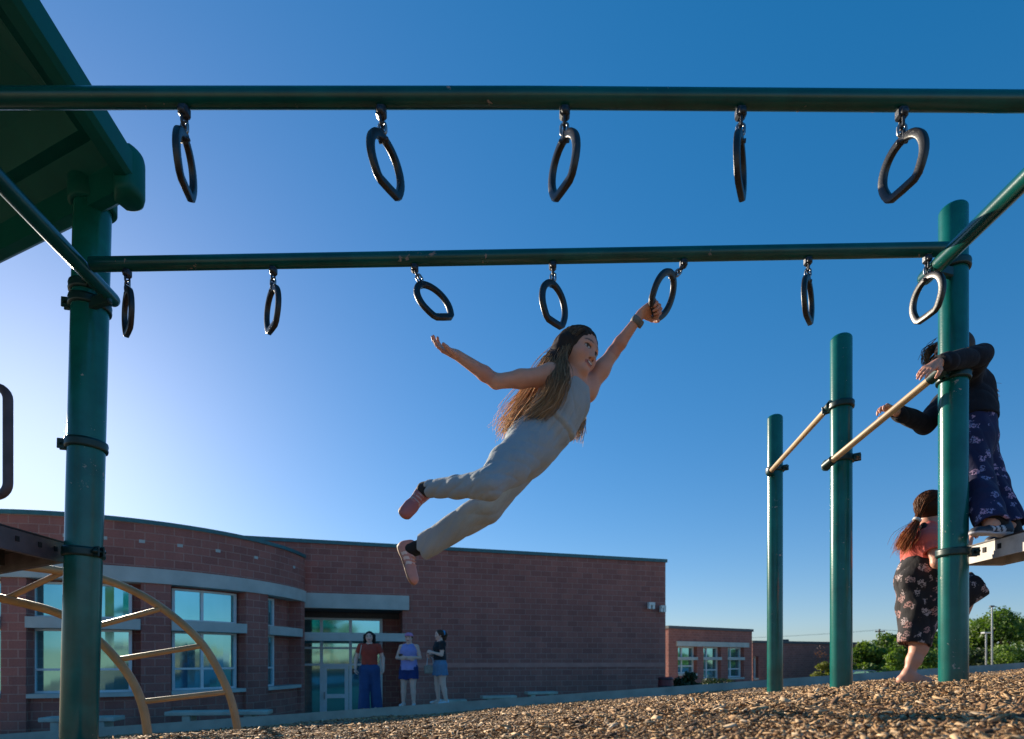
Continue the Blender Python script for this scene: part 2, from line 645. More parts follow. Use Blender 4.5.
def head_paint(V, col, c, R, H, hair=(.03, .017, .01), lip=(.40, .13, .12), smile=True, gaze=0.0, cheek=(.50, .20, .15)):
    q = ((V - c) @ R.T) / H
    f, l, u = q[:, 0], q[:, 1], q[:, 2]
    inh = (np.abs(f) < .6) & (np.abs(l) < .45) & (np.abs(u) < .6)
    fr = inh & (f > .2)

    def put(m, cc, w=1.0):
        col[m] = col[m] * (1 - w) + np.array(cc) * w
    for sg in (-1, 1):
        g = np.exp(-(((l - .2 * sg) / .09) ** 2 + ((u + .15) / .08) ** 2)) * fr * .45
        col[:] = col * (1 - g[:, None]) + np.array(cheek) * g[:, None]
        x = l - .145 * sg
        put(fr & ((x / .080) ** 2 + ((u - .002) / .040) ** 2 < 1), (.09, .035, .03), .8)
        put(fr & ((x / .066) ** 2 + (u / .027) ** 2 < 1), (.50, .47, .45))
        put(fr & (((x - gaze) / .030) ** 2 + ((u - .002) / .029) ** 2 < 1), (.035, .018, .01))
        put(fr & ((x / .088) ** 2 + ((u - .032 + 2.4 * x * x) / .011) ** 2 < 1), (.01, .007, .006), .9)
        put(fr & ((x / .10) ** 2 + ((u - .115 + 1.5 * (x - .01 * sg) ** 2) / .02) ** 2 < 1), hair, .75)
        put(fr & (((l - .05 * sg) / .022) ** 2 + ((u + .205) / .014) ** 2 < 1), (.10, .03, .025), .8)
    m = fr & ((l / .118) ** 2 + ((u + .287 - 1.2 * l * l) / .05) ** 2 < 1)
    put(m, lip)
    if smile:
        put(fr & ((l / .088) ** 2 + ((u + .283 - 1.6 * l * l) / .021) ** 2 < 1), (.12, .02, .02))
        put(fr & ((l / .07) ** 2 + ((u + .277 - 1.6 * l * l) / .012) ** 2 < 1), (.70, .68, .62))
    else:
        put(fr & ((l / .10) ** 2 + ((u + .287 - 1.2 * l * l) / .008) ** 2 < 1), (.12, .03, .03))
    return col


def add_hand(S, wrist, fwd, palm, size, curl, thumb_side, spread=.10, thumb_curl=.5, tips=None):
    """palm = direction the palm faces; thumb_side = +1/-1 along fwd x palm; curl = bend per joint in radians, one per finger"""
    f = unit(fwd); n = unit(np.asarray(palm, float) - f * np.dot(palm, f)); sd = np.cross(f, n) * thumb_side
    L = size
    w = np.asarray(wrist, float)
    pc = w + f * L * .30
    S.rc(w, L * .13, w + f * L * .16, L * .15, .012, n, .72)
    for o in (-.15, -.05, .05, .15):
        S.rc(w + f * L * .12 + sd * L * o * .6, L * .085, w + f * L * .46 + sd * L * o * 1.15, L * .072, .012)
    lens = [.40, .46, .43, .34]
    offs = [.20, .065, -.065, -.185]
    tipl = []
    for i in range(4):
        a = w + f * L * (.46 if i in (1, 2) else .43) + sd * L * offs[i] * .92
        d0 = unit(f + sd * spread * (1.5 - i) * .8)
        ang = 0.0
        c = curl[i] if hasattr(curl, '__len__') else curl
        p = a; r = L * .058
        for j, seg in enumerate((.46, .31, .23)):
            ang += c * (.9, 1.1, .7)[j]
            dd = d0 * math.cos(ang) + n * math.sin(ang)
            q = p + unit(dd) * L * lens[i] * seg
            S.rc(p, r, q, r * .9, .003 if j or i else .004)
            p = q; r *= .9
        tipl.append(p)
    t0 = w + f * L * .12 + sd * L * .16 + n * L * .04
    d = unit(f * .65 + sd * .75 + n * .25)
    t1 = t0 + d * L * .20
    d2 = unit(f * (.8 - .3 * thumb_curl) + sd * (.45 - .6 * thumb_curl) + n * (.2 + .8 * thumb_curl))
    t2 = t1 + d2 * L * .17
    d3 = unit(f * (.8 - .5 * thumb_curl) + sd * (.2 - .6 * thumb_curl) + n * (.2 + .9 * thumb_curl))
    t3 = t2 + d3 * L * .13
    S.chain([t0, t1, t2, t3], [L * .085, L * .072, L * .062, L * .052], .006)
    tipl.append(t3)
    return tipl


def add_shoe(S, ankle, toe, up, L, k=.015):
    """upper and sole of one low shoe; ankle = middle of the opening, toe = direction from heel to toe"""
    t = unit(toe); u = unit(np.asarray(up, float) - t * np.dot(up, t)); sd = np.cross(u, t)
    a = np.asarray(ankle, float)
    hl = a - t * L * .16 - u * L * .26        # heel, at sole height
    W = lambda x, y, z: hl + t * L * x + sd * L * y + u * L * z
    S.rc(W(.03, 0, .08), L * .135, W(.30, 0, .10), L * .14, .01)
    S.rc(W(.28, 0, .12), L * .14, W(.78, .01, .045), L * .135, .04 * L, u, .62)
    S.rc(W(.62, 0, .04), L * .15, W(.82, .0, .03), L * .13, .05 * L, u, .62)
    S.rc(W(.08, 0, .14), L * .115, W(.06, 0, .27), L * .105, .04)
    S.rc(W(.02, 0, .0), L * .135, W(.35, 0, .0), L * .125, .004, u, .30)
    S.rc(W(.35, 0, .0), L * .125, W(.80, 0, .0), L * .152, .004, u, .30)
    for x in (.36, .44, .52):
        S.rc(W(x, -.07, .225 - .25 * (x - .36)), L * .016, W(x + .01, .07, .225 - .25 * (x - .36)), L * .016, .002)
    return hl, t, sd, u


def shoe_paint(V, frame, L, upper, sole, lace, stripe=None):
    hl, t, sd, u = frame
    q = V - hl
    x = q @ t / L; y = q @ sd / L; z = q @ u / L
    col = np.tile(np.array(upper, float), (len(V), 1))
    col[z < .025] = sole
    if stripe is not None:
        for x0 in (.24, .36, .48):
            m = (np.abs(x - x0 - .35 * (z - .1)) < .035) & (z > .04) & (z < .17) & (np.abs(y) > .08)
            col[m] = stripe
    m = (np.abs(y) < .075) & (x > .33) & (x < .56) & (z > .17 - .3 * (x - .36))
    w = (np.sin((x) * 2 * math.pi / .08) > -.1) & m
    col[w] = lace
    return col


# ------------------------------------------------------------------ hair: separate locks grown from the scalp
def hair_mesh(name, strands, r0, r1, material, parent, col_root, col_tip, var=.25, nseg=16, gains=None):
    rng = np.random.default_rng(5)
    V, Fq, C = [], [], []
    base = 0
    for si, st in enumerate(strands):
        pts = np.array(smooth_path(st, max(2, nseg // (len(st) - 1))))
        m = len(pts)
        T = np.gradient(pts, axis=0); T /= np.linalg.norm(T, axis=1)[:, None] + 1e-9
        ref = unit(rng.normal(size=3))
        u = np.cross(T, ref); u /= np.linalg.norm(u, axis=1)[:, None] + 1e-9
        w = np.cross(T, u)
        t = np.linspace(0, 1, m)
        rad = (r0 * (1 - t) + r1 * t)[:, None] * rng.uniform(.6, 1.3)
        k = 3
        ring = np.stack([pts + rad * (math.cos(a) * u + math.sin(a) * w) for a in (0, 2.094, 4.189)], 1)
        V.append(ring.reshape(-1, 3))
        i = np.arange(m - 1)[:, None] * k + np.arange(k)[None]
        j = np.arange(m - 1)[:, None] * k + (np.arange(k)[None] + 1) % k
        Fq.append(np.stack([i, j, j + k, i + k], -1).reshape(-1, 4) + base)
        vv = 1 + rng.uniform(-var, var)
        tt = np.clip(t * 1.25 + rng.uniform(-.25, .1), 0, 1)[:, None]
        cc = (np.array(col_root) * (1 - tt) + np.array(col_tip) * tt) * vv * (1 if gains is None else gains[si])
        C.append(np.repeat(cc, k, 0))
        base += m * k
    V = np.concatenate(V); L = np.array(parent.location)
    me = np_mesh(name, V - L, np.concatenate(Fq), None, [material], True, np.concatenate(C))
    o = bpy.data.objects.new(name, me); COL.objects.link(o); o.parent = parent
    return o
# ------------------------------------------------------------------ shared materials
GREEN = (0.003, 0.125, 0.105)
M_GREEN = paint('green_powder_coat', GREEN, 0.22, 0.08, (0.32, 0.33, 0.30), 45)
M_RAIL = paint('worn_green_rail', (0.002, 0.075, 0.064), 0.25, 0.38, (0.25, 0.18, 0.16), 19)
M_CLAMP = paint('clamp_green', (0.003, 0.035, 0.032), 0.4, 0.05)
M_ROOF = plain('green_roof_plastic', (0.0003, 0.100, 0.085), 0.5, 0.12, 5)
M_ROOF.node_tree.nodes['Principled BSDF'].inputs['Specular IOR Level'].default_value = .2
M_BLACK = plain('black_rubber_grip', (0.012, 0.012, 0.014), 0.38, 0.4, 40)
M_STEEL = plain('zinc_steel', (0.30, 0.31, 0.33), 0.35, 0.3, 60, 0.9)
M_CHAIN = plain('dark_chain', (0.035, 0.04, 0.05), 0.4, 0.4, 60, 0.5)
M_TAN = paint('tan_powder_coat', (0.46, 0.27, 0.12), 0.4, 0.06, (0.25, 0.18, 0.12), 20, 0.2)
M_TANBAR = paint('tan_bar', (0.52, 0.36, 0.20), 0.42, 0.12, (0.35, 0.28, 0.22), 16, 0.2)
M_DECK = plain('brown_deck_coating', (0.085, 0.060, 0.065), 0.5, 0.3, 12)
M_DECK2 = plain('worn_grey_deck_coating', (0.50, 0.46, 0.43), 0.6, 0.3, 14)
M_HOLE = plain('hole_shadow', (0.008, 0.007, 0.007), 0.8, 0.1)
M_CONC = plain('concrete', (0.46, 0.41, 0.345), 0.85, 0.22, 3, 0, 0.3)


# ------------------------------------------------------------------ posts
def clamp(parent, c, r, ear=None, axis=(0, 0, 1), h=.034):
    """split ring with two bolted ears"""
    m = MB()
    m.lathe(c, [(r + .001, -h / 2), (r + .009, -h / 2), (r + .011, -h * .25), (r + .009, 0), (r + .011, h * .25), (r + .009, h / 2), (r + .001, h / 2)], axis, 36)
    o = m.build('clamp', M_CLAMP, parent)
    if ear is not None:
        e = unit(ear)
        sd = unit(np.cross(e, axis))
        b = MB()
        for s in (-1, 1):
            b.box(np.asarray(c) + e * (r + .022) + sd * s * .012, (.034, .007, h * 1.1), [e, sd, axis], bev=.003)
        b.tube([np.asarray(c) + e * (r + .026) - sd * .026, np.asarray(c) + e * (r + .026) + sd * .026], .007, 8)
        b.lathe(np.asarray(c) + e * (r + .026) + sd * .02, [(.0, .012), (.009, .010), (.011, .0), (.011, -.004)], sd, 10)
        ob = b.build('bolt_ear', M_CLAMP, parent)
        ob.parent = o; ob.matrix_parent_inverse = o.matrix_world.inverted()
        ob.matrix_parent_inverse = Matrix.Identity(4)
        # o carries its offset in matrix_parent_inverse only: same frame
    return o


def post(x, y, z0, z1, r, label, dome=True, lean=0.0, group='upright posts of the playground'):
    t = thing('support_post', (x, y, z0), label, 'post', group)
    m = MB()
    prof = [(r, -.35), (r, z1 - z0 - r * .55)]
    if dome:
        for k in range(1, 9):
            a = k / 8 * math.pi / 2
            prof.append((r * math.cos(a) ** .8 if k < 8 else 0.0005, z1 - z0 - r * .55 + r * .55 * math.sin(a)))
    ax = unit((lean, 0, 1))
    m.lathe((x, y, z0), prof, ax, 40)
    m.build('tube', M_GREEN, t)
    return t


RP = (1.97, 2.5); MP = (1.822, 3.1); BP = (1.972, 4.2)
rp = post(*RP, float(ground_z(*RP)), CZ + 455 / F_PX * 2.5, .0548, 'tall green post at the end of the ring ladder with children climbing behind it')
mp = post(*MP, float(ground_z(*MP)), CZ + 325 / F_PX * 3.1, .0548, 'green post holding two tan chin-up bars with shiny domed top')
bp = post(*BP, float(ground_z(*BP)), CZ + 245 / F_PX * 4.2, .0548, 'slimmest looking green post where the far tan chin-up bar ends')
LPX, LPY, LPR = -2.012, 2.6, .0735
lp = post(LPX, LPY, float(ground_z(LPX, LPY)), 2.52, LPR, 'thick green post rising from the deck into the green roof', dome=False, lean=.026)


def lp_at(z):
    return np.array([LPX + .026 * (z - float(ground_z(LPX, LPY))), LPY, z])


for py, ear in ((292, (.6, -.8, 0)), (306, (-1, -.2, 0)), (446, (-1, -.25, 0)), (553, (1, -.3, 0))):
    clamp(lp, lp_at(CZ + (660 - py) / F_PX * 2.6), LPR, ear, (.026, 0, 1), .042)
clamp(rp, (*RP, CZ + 392 / F_PX * 2.5), .0548, (-.95, -.3, 0))
clamp(rp, (*RP, CZ + 285 / F_PX * 2.47), .0548, (-.9, -.45, 0))
clamp(rp, (*RP, CZ + 107 / F_PX * 2.5), .0548, (.95, -.3, 0))
clamp(mp, (*MP, CZ + 254 / F_PX * 3.1), .0548, (-.7, .7, 0))
clamp(mp, (*MP, CZ + 200 / F_PX * 3.1), .0548, (.8, -.6, 0))
clamp(bp, (*BP, CZ + 190 / F_PX * 4.2), .0548, (.7, -.7, 0))

# ------------------------------------------------------------------ chin-up bars
def chin_bar(a, b, label):
    t = thing('chin_up_bar', (a + b) / 2, label, 'bar', 'tan chin-up bars between the posts')
    m = MB(); m.tube([a, b], .0165, 16); m.build('bar', M_TANBAR, t)
    d = unit(b - a)
    for e, s in ((a, 1), (b, -1)):
        c = MB(); c.tube([e - d * s * .022, e + d * s * .035], .024, 14)
        c.lathe(e - d * s * .012, [(.03, -.008), (.03, .008), (.001, .009)], np.cross(d, (0, 0, 1)), 12)
        c.build('end_fitting', M_CLAMP, t)


chin_bar(P(770, 472, 4.14), P(829, 407, 3.13), 'tan chin-up bar between the slimmest far post and the middle post')
chin_bar(P(828, 464, 3.05), P(937, 374, 2.44), 'long tan chin-up bar held by the child in navy, rising to the tall post')

# ------------------------------------------------------------------ overhead ring ladder
lad = thing('overhead_ring_ladder', (0, 2, 1.8), 'green overhead ladder frame of two long worn rails that the hand rings hang from', 'playground ladder')
NB0, NB1, NBd = P(-40, 98, 1.65), P(1080, 102, 1.69), 1.65
FB0, FB1 = P(92, 264.5, 2.36), P(946, 249.5, 2.38)


def on_near(px):
    t = (px + 40) / 1120; return NB0 * (1 - t) + NB1 * t


def on_far(px):
    t = (px - 92) / 854; return FB0 * (1 - t) + FB1 * t


NB_R, FB_R = .0262, .0283
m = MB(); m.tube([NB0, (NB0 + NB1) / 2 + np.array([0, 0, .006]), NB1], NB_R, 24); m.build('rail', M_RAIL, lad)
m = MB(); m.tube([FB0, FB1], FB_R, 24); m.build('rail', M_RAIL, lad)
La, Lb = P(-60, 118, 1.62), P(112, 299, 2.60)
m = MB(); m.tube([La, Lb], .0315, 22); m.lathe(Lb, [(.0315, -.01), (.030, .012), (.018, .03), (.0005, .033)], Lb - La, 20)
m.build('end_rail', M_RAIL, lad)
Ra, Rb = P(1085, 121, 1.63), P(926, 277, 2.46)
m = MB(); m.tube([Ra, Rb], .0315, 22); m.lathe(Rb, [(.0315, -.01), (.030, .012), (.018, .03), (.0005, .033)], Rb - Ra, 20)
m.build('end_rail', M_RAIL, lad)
m = MB()
m.box(lp_at(CZ + 352 / F_PX * 2.6) + np.array([.085, -.05, 0]), (.10, .03, .05), [unit(Lb - lp_at(1.8)), (0, 1, 0), (0, 0, 1)], bev=.006)
m.build('mounting_bracket', M_CLAMP, lad)
m = MB()
m.box((np.array([*RP, CZ + 387 / F_PX * 2.47]) + Rb) / 2 + np.array([-.02, -.04, 0]), (.11, .03, .045), [unit(np.array([RP[0], RP[1], Rb[2]]) - Rb), (0, 1, 0), (0, 0, 1)], bev=.006)
m.build('mounting_bracket', M_CLAMP, lad)


# ------------------------------------------------------------------ hand rings
def ring_path():
    pts = []
    a, b, cz = .083, .095, -.098
    for k in range(25):
        th = math.radians(-18 + 216 * k / 24)
        pts.append((a * math.cos(th), cz + b * math.sin(th)))
    left = [(-.070, -.150), (-.058, -.172), (-.044, -.182)]
    right = [(.044, -.182), (.058, -.172), (.070, -.150)]
    return pts + left + [(0, -.183)] + right


SECT = [(.9 * math.copysign(abs(math.cos(a)) ** .45, math.cos(a)), 1.15 * math.copysign(abs(math.sin(a)) ** .45, math.sin(a))) for a in np.linspace(0, 2 * math.pi, 16, endpoint=False)]


def make_ring_mesh():
    m = MB()
    m.tube([(x, 0, z) for x, z in ring_path()], .0125, closed=True, sec=SECT, ref=(0, 1, 0))
    return m


def link_path(c, L, W, u, v):
    """one oval chain link, long axis u"""
    pts = []
    for k in range(20):
        a = 2 * math.pi * k / 20
        x, y = math.cos(a), math.sin(a)
        pts.append(np.asarray(c) + np.asarray(u) * (L / 2 - W / 2) * np.sign(x) * (1 if abs(x) > .05 else 0) + (np.asarray(u) * x + np.asarray(v) * y) * W / 2)
    return pts


def hand_ring(top, theta, swing, label, beam_r, scale=1.0, long_axis=None, chain_axis=None):
    """top = middle of the rail; theta = yaw of the ring's plane; swing = lean to image right"""
    t = thing('hand_ring', top - np.array([0, 0, beam_r]), label, 'hand ring', 'hand rings hanging from the overhead ladder')
    u0 = np.array([math.cos(theta), math.sin(theta), 0])
    L = unit(long_axis) if long_axis is not None else unit((math.sin(swing), 0, -math.cos(swing)))
    Ca = unit(chain_axis) if chain_axis is not None else L
    u = unit(u0 - L * np.dot(u0, L)); n = np.cross(u, -L)
    p0 = top - np.array([0, 0, beam_r])
    # hanger bolted to the rail
    h = MB()
    h.box(p0 + np.array([0, 0, -.012]), (.030, .030, .034), bev=.008)
    h.lathe(p0 + np.array([0, -.016, -.018]), [(.0, -.006), (.009, -.005), (.011, .0), (.011, .004)], (0, 1, 0), 12)
    h.build('hanger', M_CHAIN, t)
    v = unit(np.cross(Ca, (0.2, 1, 0))); w = np.cross(Ca, v)
    q = p0 + np.array([0, 0, -.024])
    c = MB(); c.tube(link_path(q + Ca * .013, .038, .022, Ca, w), .0042, 7, closed=True); c.build('chain_link', M_CHAIN, t)
    c = MB(); c.tube(link_path(q + Ca * .037, .036, .022, Ca, v), .0042, 7, closed=True); c.build('chain_link', M_STEEL, t)
    s = MB(); s.tube(link_path(q + Ca * .060, .034, .024, Ca, w), .0046, 7, closed=True)
    s.lathe(q + Ca * .072 - v * .016, [(.0005, 0), (.006, .001), (.006, .031), (.0005, .032)], v, 8)
    s.build('shackle', M_CHAIN, t)
    rt = q + Ca * .062 + L * .002
    vs, m = [], make_ring_mesh()
    m.v = [tuple(rt + np.array([u * x * scale + n * y * scale - L * z * scale for x, y, z in [p]][0])) for p in m.v]
    m.build('grip', M_BLACK, t)
    return rt, u, L, n


D = math.radians
near = [(180, 101.7, .02, 'black hand ring on the front rail beside the green roof corner'),
        (375, 63, .10, 'black hand ring on the front rail tilted open, the second from the roof'),
        (558, 117, -.02, 'black hand ring under the middle of the front rail, grip slanting to the left'),
        (735, 60, -.01, 'black hand ring on the front rail turned edge-on into a thin sliver'),
        (898, 104, .02, 'black hand ring on the front rail that hangs wide open near the tall right post')]
for px, th, sw, lb in near:
    hand_ring(on_near(px), D(th), sw, lb, NB_R, .82)
far = [(127, 133.8, 0.02, 'black hand ring on the rear rail right beside the thick left post'),
       (272, 130.7, -.02, 'narrow black hand ring on the rear rail, second from the thick left post'),
       (413, 36, .56, 'black hand ring on the rear rail swinging far out above the girl\'s free hand'),
       (551, 46, .03, 'black hand ring on the rear rail hanging just above the girl\'s head'),
       (807, 51, 0.0, 'narrow black hand ring hanging alone on the rear rail past the girl'),
       (927, 96, .0, 'black hand ring on the rear rail hanging open in front of the tall right post')]
for px, th, sw, lb in far:
    hand_ring(on_far(px), D(th), sw, lb, FB_R, .90)
HELD = hand_ring(on_far(682), D(53), 0, 'black hand ring on the rear rail that the swinging girl grips', FB_R, .90,
                 P(646, 318, 2.36) - P(671, 276, 2.37), P(668, 279, 2.37) - P(682, 264, 2.37))
BAR = HELD[0] + HELD[2] * .183 * .90       # middle of the straight grip
BAR_U = HELD[1]

# ------------------------------------------------------------------ green hexagonal roof over the left deck
rf = thing('playground_roof', (-2.86, 1.6, 2.26), 'dark green plastic hexagonal roof canopy above the thick left post', 'roof')
A0 = np.array([-1.628, 2.48]); e1 = np.array([.12, -.993]); e2 = np.array([-.92, .39]); SIDE = 1.55
ctr = A0 + SIDE * (e1 + e2)
hexv = [ctr + np.array([[math.cos(k * math.pi / 3), -math.sin(k * math.pi / 3)], [math.sin(k * math.pi / 3), math.cos(k * math.pi / 3)]]) @ (A0 - ctr) for k in range(6)]
Z0, ZF, ZA = 2.215, 2.345, 3.20
m = MB()
def ringpts(f, z): return [np.array([*(ctr + (h - ctr) * f), z]) for h in hexv]
lv_out = [ringpts(.985, Z0), ringpts(1.0, Z0 + .015), ringpts(1.0, ZF - .02), ringpts(.985, ZF)]
lv_out += [ringpts(f, ZF + (1 - f) * (ZA - ZF)) for f in (.8, .4, .05)]
lv_in = [ringpts(.05, ZA - .09), ringpts(.55, ZF + .45 * (ZA - ZF) - .05),
         ringpts(.80, ZF + .2 * (ZA - ZF) - .05), ringpts(.85, ZF + .15 * (ZA - ZF) - .10), ringpts(.89, ZF + .1 * (ZA - ZF) - .05), ringpts(.945, ZF - .01), ringpts(.95, Z0)]
lv = lv_out + lv_in + [lv_out[0]]
for a, b in zip(lv[:-1], lv[1:]):
    for k in range(6):
        m.face([a[k], a[(k + 1) % 6], b[(k + 1) % 6], b[k]])
m.build('canopy', M_ROOF, rf)
for hv in hexv:
    c = MB(); o = unit(hv - ctr); s = np.array([-o[1], o[0]])
    out_ = []
    for k in range(-6, 7):
        a = k / 6 * 1.25
        out_.append(hv - o * .088 + (o * math.cos(a) + s * math.sin(a)) * .092)
    back_ = [hv - o * .11 + s * .05, hv - o * .11 - s * .05]
    cen = hv - o * .07
    rings_ = []
    for f_, z_ in ((.80, Z0 - .05), (.94, Z0 - .042), (1.0, Z0 - .02), (1.0, ZF - .01), (.95, ZF + .01), (.8, ZF + .018)):
        rings_.append([np.array([*(cen + (p - cen) * f_), z_]) for p in out_ + back_])
    n_ = len(rings_[0])
    c.faces([p for r_ in rings_ for p in r_], [(a * n_ + k, a * n_ + (k + 1) % n_, (a + 1) * n_ + (k + 1) % n_, (a + 1) * n_ + k) for a in range(len(rings_) - 1) for k in range(n_)] + [tuple(range(n_))[::-1], tuple(range(5 * n_, 6 * n_))], 0, True)
    c.build('corner_cap', M_ROOF, rf)
apo = SIDE * math.sqrt(3) / 2
def under(p):
    f_ = max(float((p - ctr) @ unit((hexv[k] + hexv[(k + 1) % 6]) / 2 - ctr)) / apo for k in range(6))
    return ZF + (1 - f_) * (ZA - ZF) - .06
c = MB(); q = lp_at(under(lp_at(2.4)[:2]) - .01)
c.lathe(q, [(LPR + .002, -.030), (LPR + .016, -.030), (LPR + .021, -.022), (LPR + .021, .10), (LPR + .002, .14)], (0, 0, 1), 36)
c.build('post_flange', M_ROOF, rf)

# ------------------------------------------------------------------ decks
M_UNDER = plain('shaded_underside_plate', (0.028, 0.020, 0.022), 0.6, 0.3, 12)  # deck brown darkened: shade of the underside put into the colour


def deck(name_lab, poly, zt, thick, material, edge_holes, name='play_deck', joists=True):
    c = np.mean(poly, 0)
    t = thing(name, (*c, zt), name_lab, 'deck' if joists else 'plank', None)
    m = MB()
    m.prism(poly, zt - .006, zt)
    m.build('tread_plate', M_UNDER, t)
    m = MB()
    inn = [tuple(np.array(p) + unit(c - np.array(p)) * .03) for p in poly]
    n = len(poly)
    for i in range(n):
        a, b = np.array(poly[i]), np.array(poly[(i + 1) % n])
        a2, b2 = np.array(inn[i]), np.array(inn[(i + 1) % n])
        m.prism([tuple(a), tuple(b), tuple(b2), tuple(a2)], zt - thick, zt - .0085)
    m.build('frame', material, t)
    for i, k in edge_holes:
        a, b = np.array(poly[i]), np.array(poly[(i + 1) % n]); d = unit(b - a); o = np.array([d[1], -d[0]])
        for s in k:
            p = a + (b - a) * s + o * .0015
            h = MB(); h.box((*p, zt - thick * .45), (.018, .004, .022), [(*d, 0), (*o, 0), (0, 0, 1)])
            h.build('bolt_hole', M_HOLE, t)
    if not joists:
        return t
    j = MB()
    for s in (.3, .6):
        a = np.array(poly[0]) * (1 - s) + np.array(poly[1]) * s
        b = np.array(poly[3 % n]) * s + np.array(poly[4 % n]) * (1 - s)
        b = b * .92 + a * .08; a = a * .96 + b * .04
        j.box((*((a + b) / 2), zt - .05), (np.linalg.norm(b - a), .04, .08), [(*unit(b - a), 0), (*unit(np.array([-(b - a)[1], (b - a)[0]])), 0), (0, 0, 1)])
    j.build('joist', M_UNDER, t)
    return t


ldk = deck('dark brown perforated deck fixed to the thick left post', [(-2.09, 2.62), (-3.3, 3.3), (-4.5, 2.6), (-4.4, 1.2), (-3.3, .5), (-2.0, 1.1)], CZ + 119 / F_PX * 2.6, .098, M_DECK, [(5, (.45, .62, .72, .82, .9, .96))])
rdk = deck('worn grey perforated plank that the child in navy stands on', [(1.985, 1.2), (2.175, 1.2), (2.31, 2.64), (2.12, 2.64)], CZ + 114 / F_PX * 2.6, .085, M_DECK2, [(3, (.10, .16, .26, .5, .7))], 'standing_plank', False)
# grab bar on the left deck
g = MB()
x0, yy, zt, zb = P(8, 440, 2.2)[0], 2.2, CZ + 273 / F_PX * 2.2, CZ + 164 / F_PX * 2.2
loop = []
w, r = .17, .05
for cx, cz, a0 in ((x0 - r, zt - r, 90), (x0 - r, zb + r, 0), (x0 - w + r, zb + r, -90), (x0 - w + r, zt - r, 180)):
    for k in range(7):
        a = math.radians(a0 - 90 * k / 6)
        loop.append((cx + r * math.cos(a), yy - .02 * (cx < x0 - .1), cz + r * math.sin(a)))
g.tube(loop, .0165, 12, closed=True)
for dz in (0,):
    g.tube([(x0 - w, yy - .02, zb + .06), (x0 - w - .03, yy - .02, zb + .02), (x0 - w - .03, yy - .02, zb - .12)], .013, 10)
gb = g.build('grab_bar', M_DECK, ldk)

# ------------------------------------------------------------------ tan arch climber
ac = thing('arch_climber', P(190, 735, 3.35), 'tan curved ladder climbing from the wood chips to the left deck', 'climber')
lf = [P(-70, 586, 3.05), P(-30, 591, 3.12), P(0, 598, 3.18), P(60, 614, 3.24), P(97, 639, 3.28), P(128, 674, 3.3), P(143, 707, 3.3), P(149, 745, 3.3)]
rt_ = [P(20, 566, 3.12), P(60, 571, 3.3), P(100, 578, 3.44), P(150, 600, 3.5), P(198, 639, 3.52), P(225, 684, 3.52), P(236, 720, 3.52), P(238, 745, 3.52)]
for pth in (lf, rt_):
    m = MB(); m.tube(smooth_path(pth, 8), .0235, 16); m.build('rail', M_TAN, ac)
lw, rw = np.array(smooth_path(lf, 20)), np.array(smooth_path(rt_, 20))
for a, b in (((10, 600), (65, 588)), ((100, 619), (161, 608)), ((121, 657), (203, 646)), ((145, 700), (226, 692))):
    def near_on(path, px, py):
        q = [(CX + p[0] / p[1] * F_PX - px) ** 2 + (HY - (p[2] - CZ) / p[1] * F_PX - py) ** 2 for p in path]
        return path[int(np.argmin(q))]
    if a[0] == 10:
        A, B = near_on(lw, 5, 598), near_on(rw, 64, 572)
    elif a[0] == 100:
        A, B = near_on(lw, 84, 630), near_on(rw, 163, 609)
    else:
        A, B = near_on(lw, *a), near_on(rw, *b)
    m = MB(); m.tube([A, B], .0165, 12); m.build('rung', M_TAN, ac)
# ------------------------------------------------------------------ ground
def curb_y(x):
    return 9.72 + .171 * x


m_soil, nt, b = mat('chip_bed_soil')
co = coords(nt)
c = ramp(nt, noise(nt, co, 40, 6, .7), [(.3, (.10, .065, .04)), (.55, (.22, .15, .09)), (.75, (.36, .26, .16))])
lk(nt, c.outputs[0], b.inputs['Base Color']); b.inputs['Roughness'].default_value = .95
bump(nt, b, noise(nt, co, 55, 6, .7), 1.0, .03)

m_land, nt, b = mat('dry_grass_ground')
co = coords(nt)
c = ramp(nt, noise(nt, co, .4, 8, .65), [(.35, (.50, .42, .22)), (.6, (.62, .53, .31))])
lk(nt, c.outputs[0], b.inputs['Base Color']); b.inputs['Roughness'].default_value = .95
bump(nt, b, noise(nt, co, 12, 6, .7), .8, .04)


def axis_steps(lo, hi, fine_lo, fine_hi, st):
    a = list(np.arange(fine_lo, fine_hi + st, st))
    s = st; x = fine_lo
    pre = []
    while x > lo:
        s *= 1.35; x -= s; pre.append(x)
    s = st; x = a[-1]
    post_ = []
    while x < hi:
        s *= 1.35; x += s; post_.append(x)
    return np.array(pre[::-1] + a + post_)


def sheet(name, xs, ys, zf, material, kind='structure'):
    X, Y = np.meshgrid(xs, ys)
    Z = zf(X, Y)
    V = np.stack([X, Y, Z], -1).reshape(-1, 3)
    nx = len(xs)
    i = (np.arange(len(ys) - 1)[:, None] * nx + np.arange(nx - 1)[None]).ravel()
    me = np_mesh(name, V, np.stack([i, i + 1, i + nx + 1, i + nx], 1), None, [material])
    return tag(link(name, me), kind=kind)


sheet('ground', axis_steps(-1500, 1500, -16, 40, 1.0), axis_steps(-400, 1500, -6, 60, 1.0), lambda x, y: ground_z(x, y) - .06, m_land)
# chip bed follows the kerb: parameter v runs from behind the camera to the kerb
us = np.linspace(-14, 16, 200); vs = np.linspace(0, 1, 150)
U, Vv = np.meshgrid(us, vs)
Yc = -3 + (curb_y(U) + 3 - .02) * Vv
wob = .018 * np.sin(U * 2.1 + 1.3 * np.sin(Yc * 1.7)) + .012 * np.sin(Yc * 4.3 + 2 * np.sin(U * 2.9))


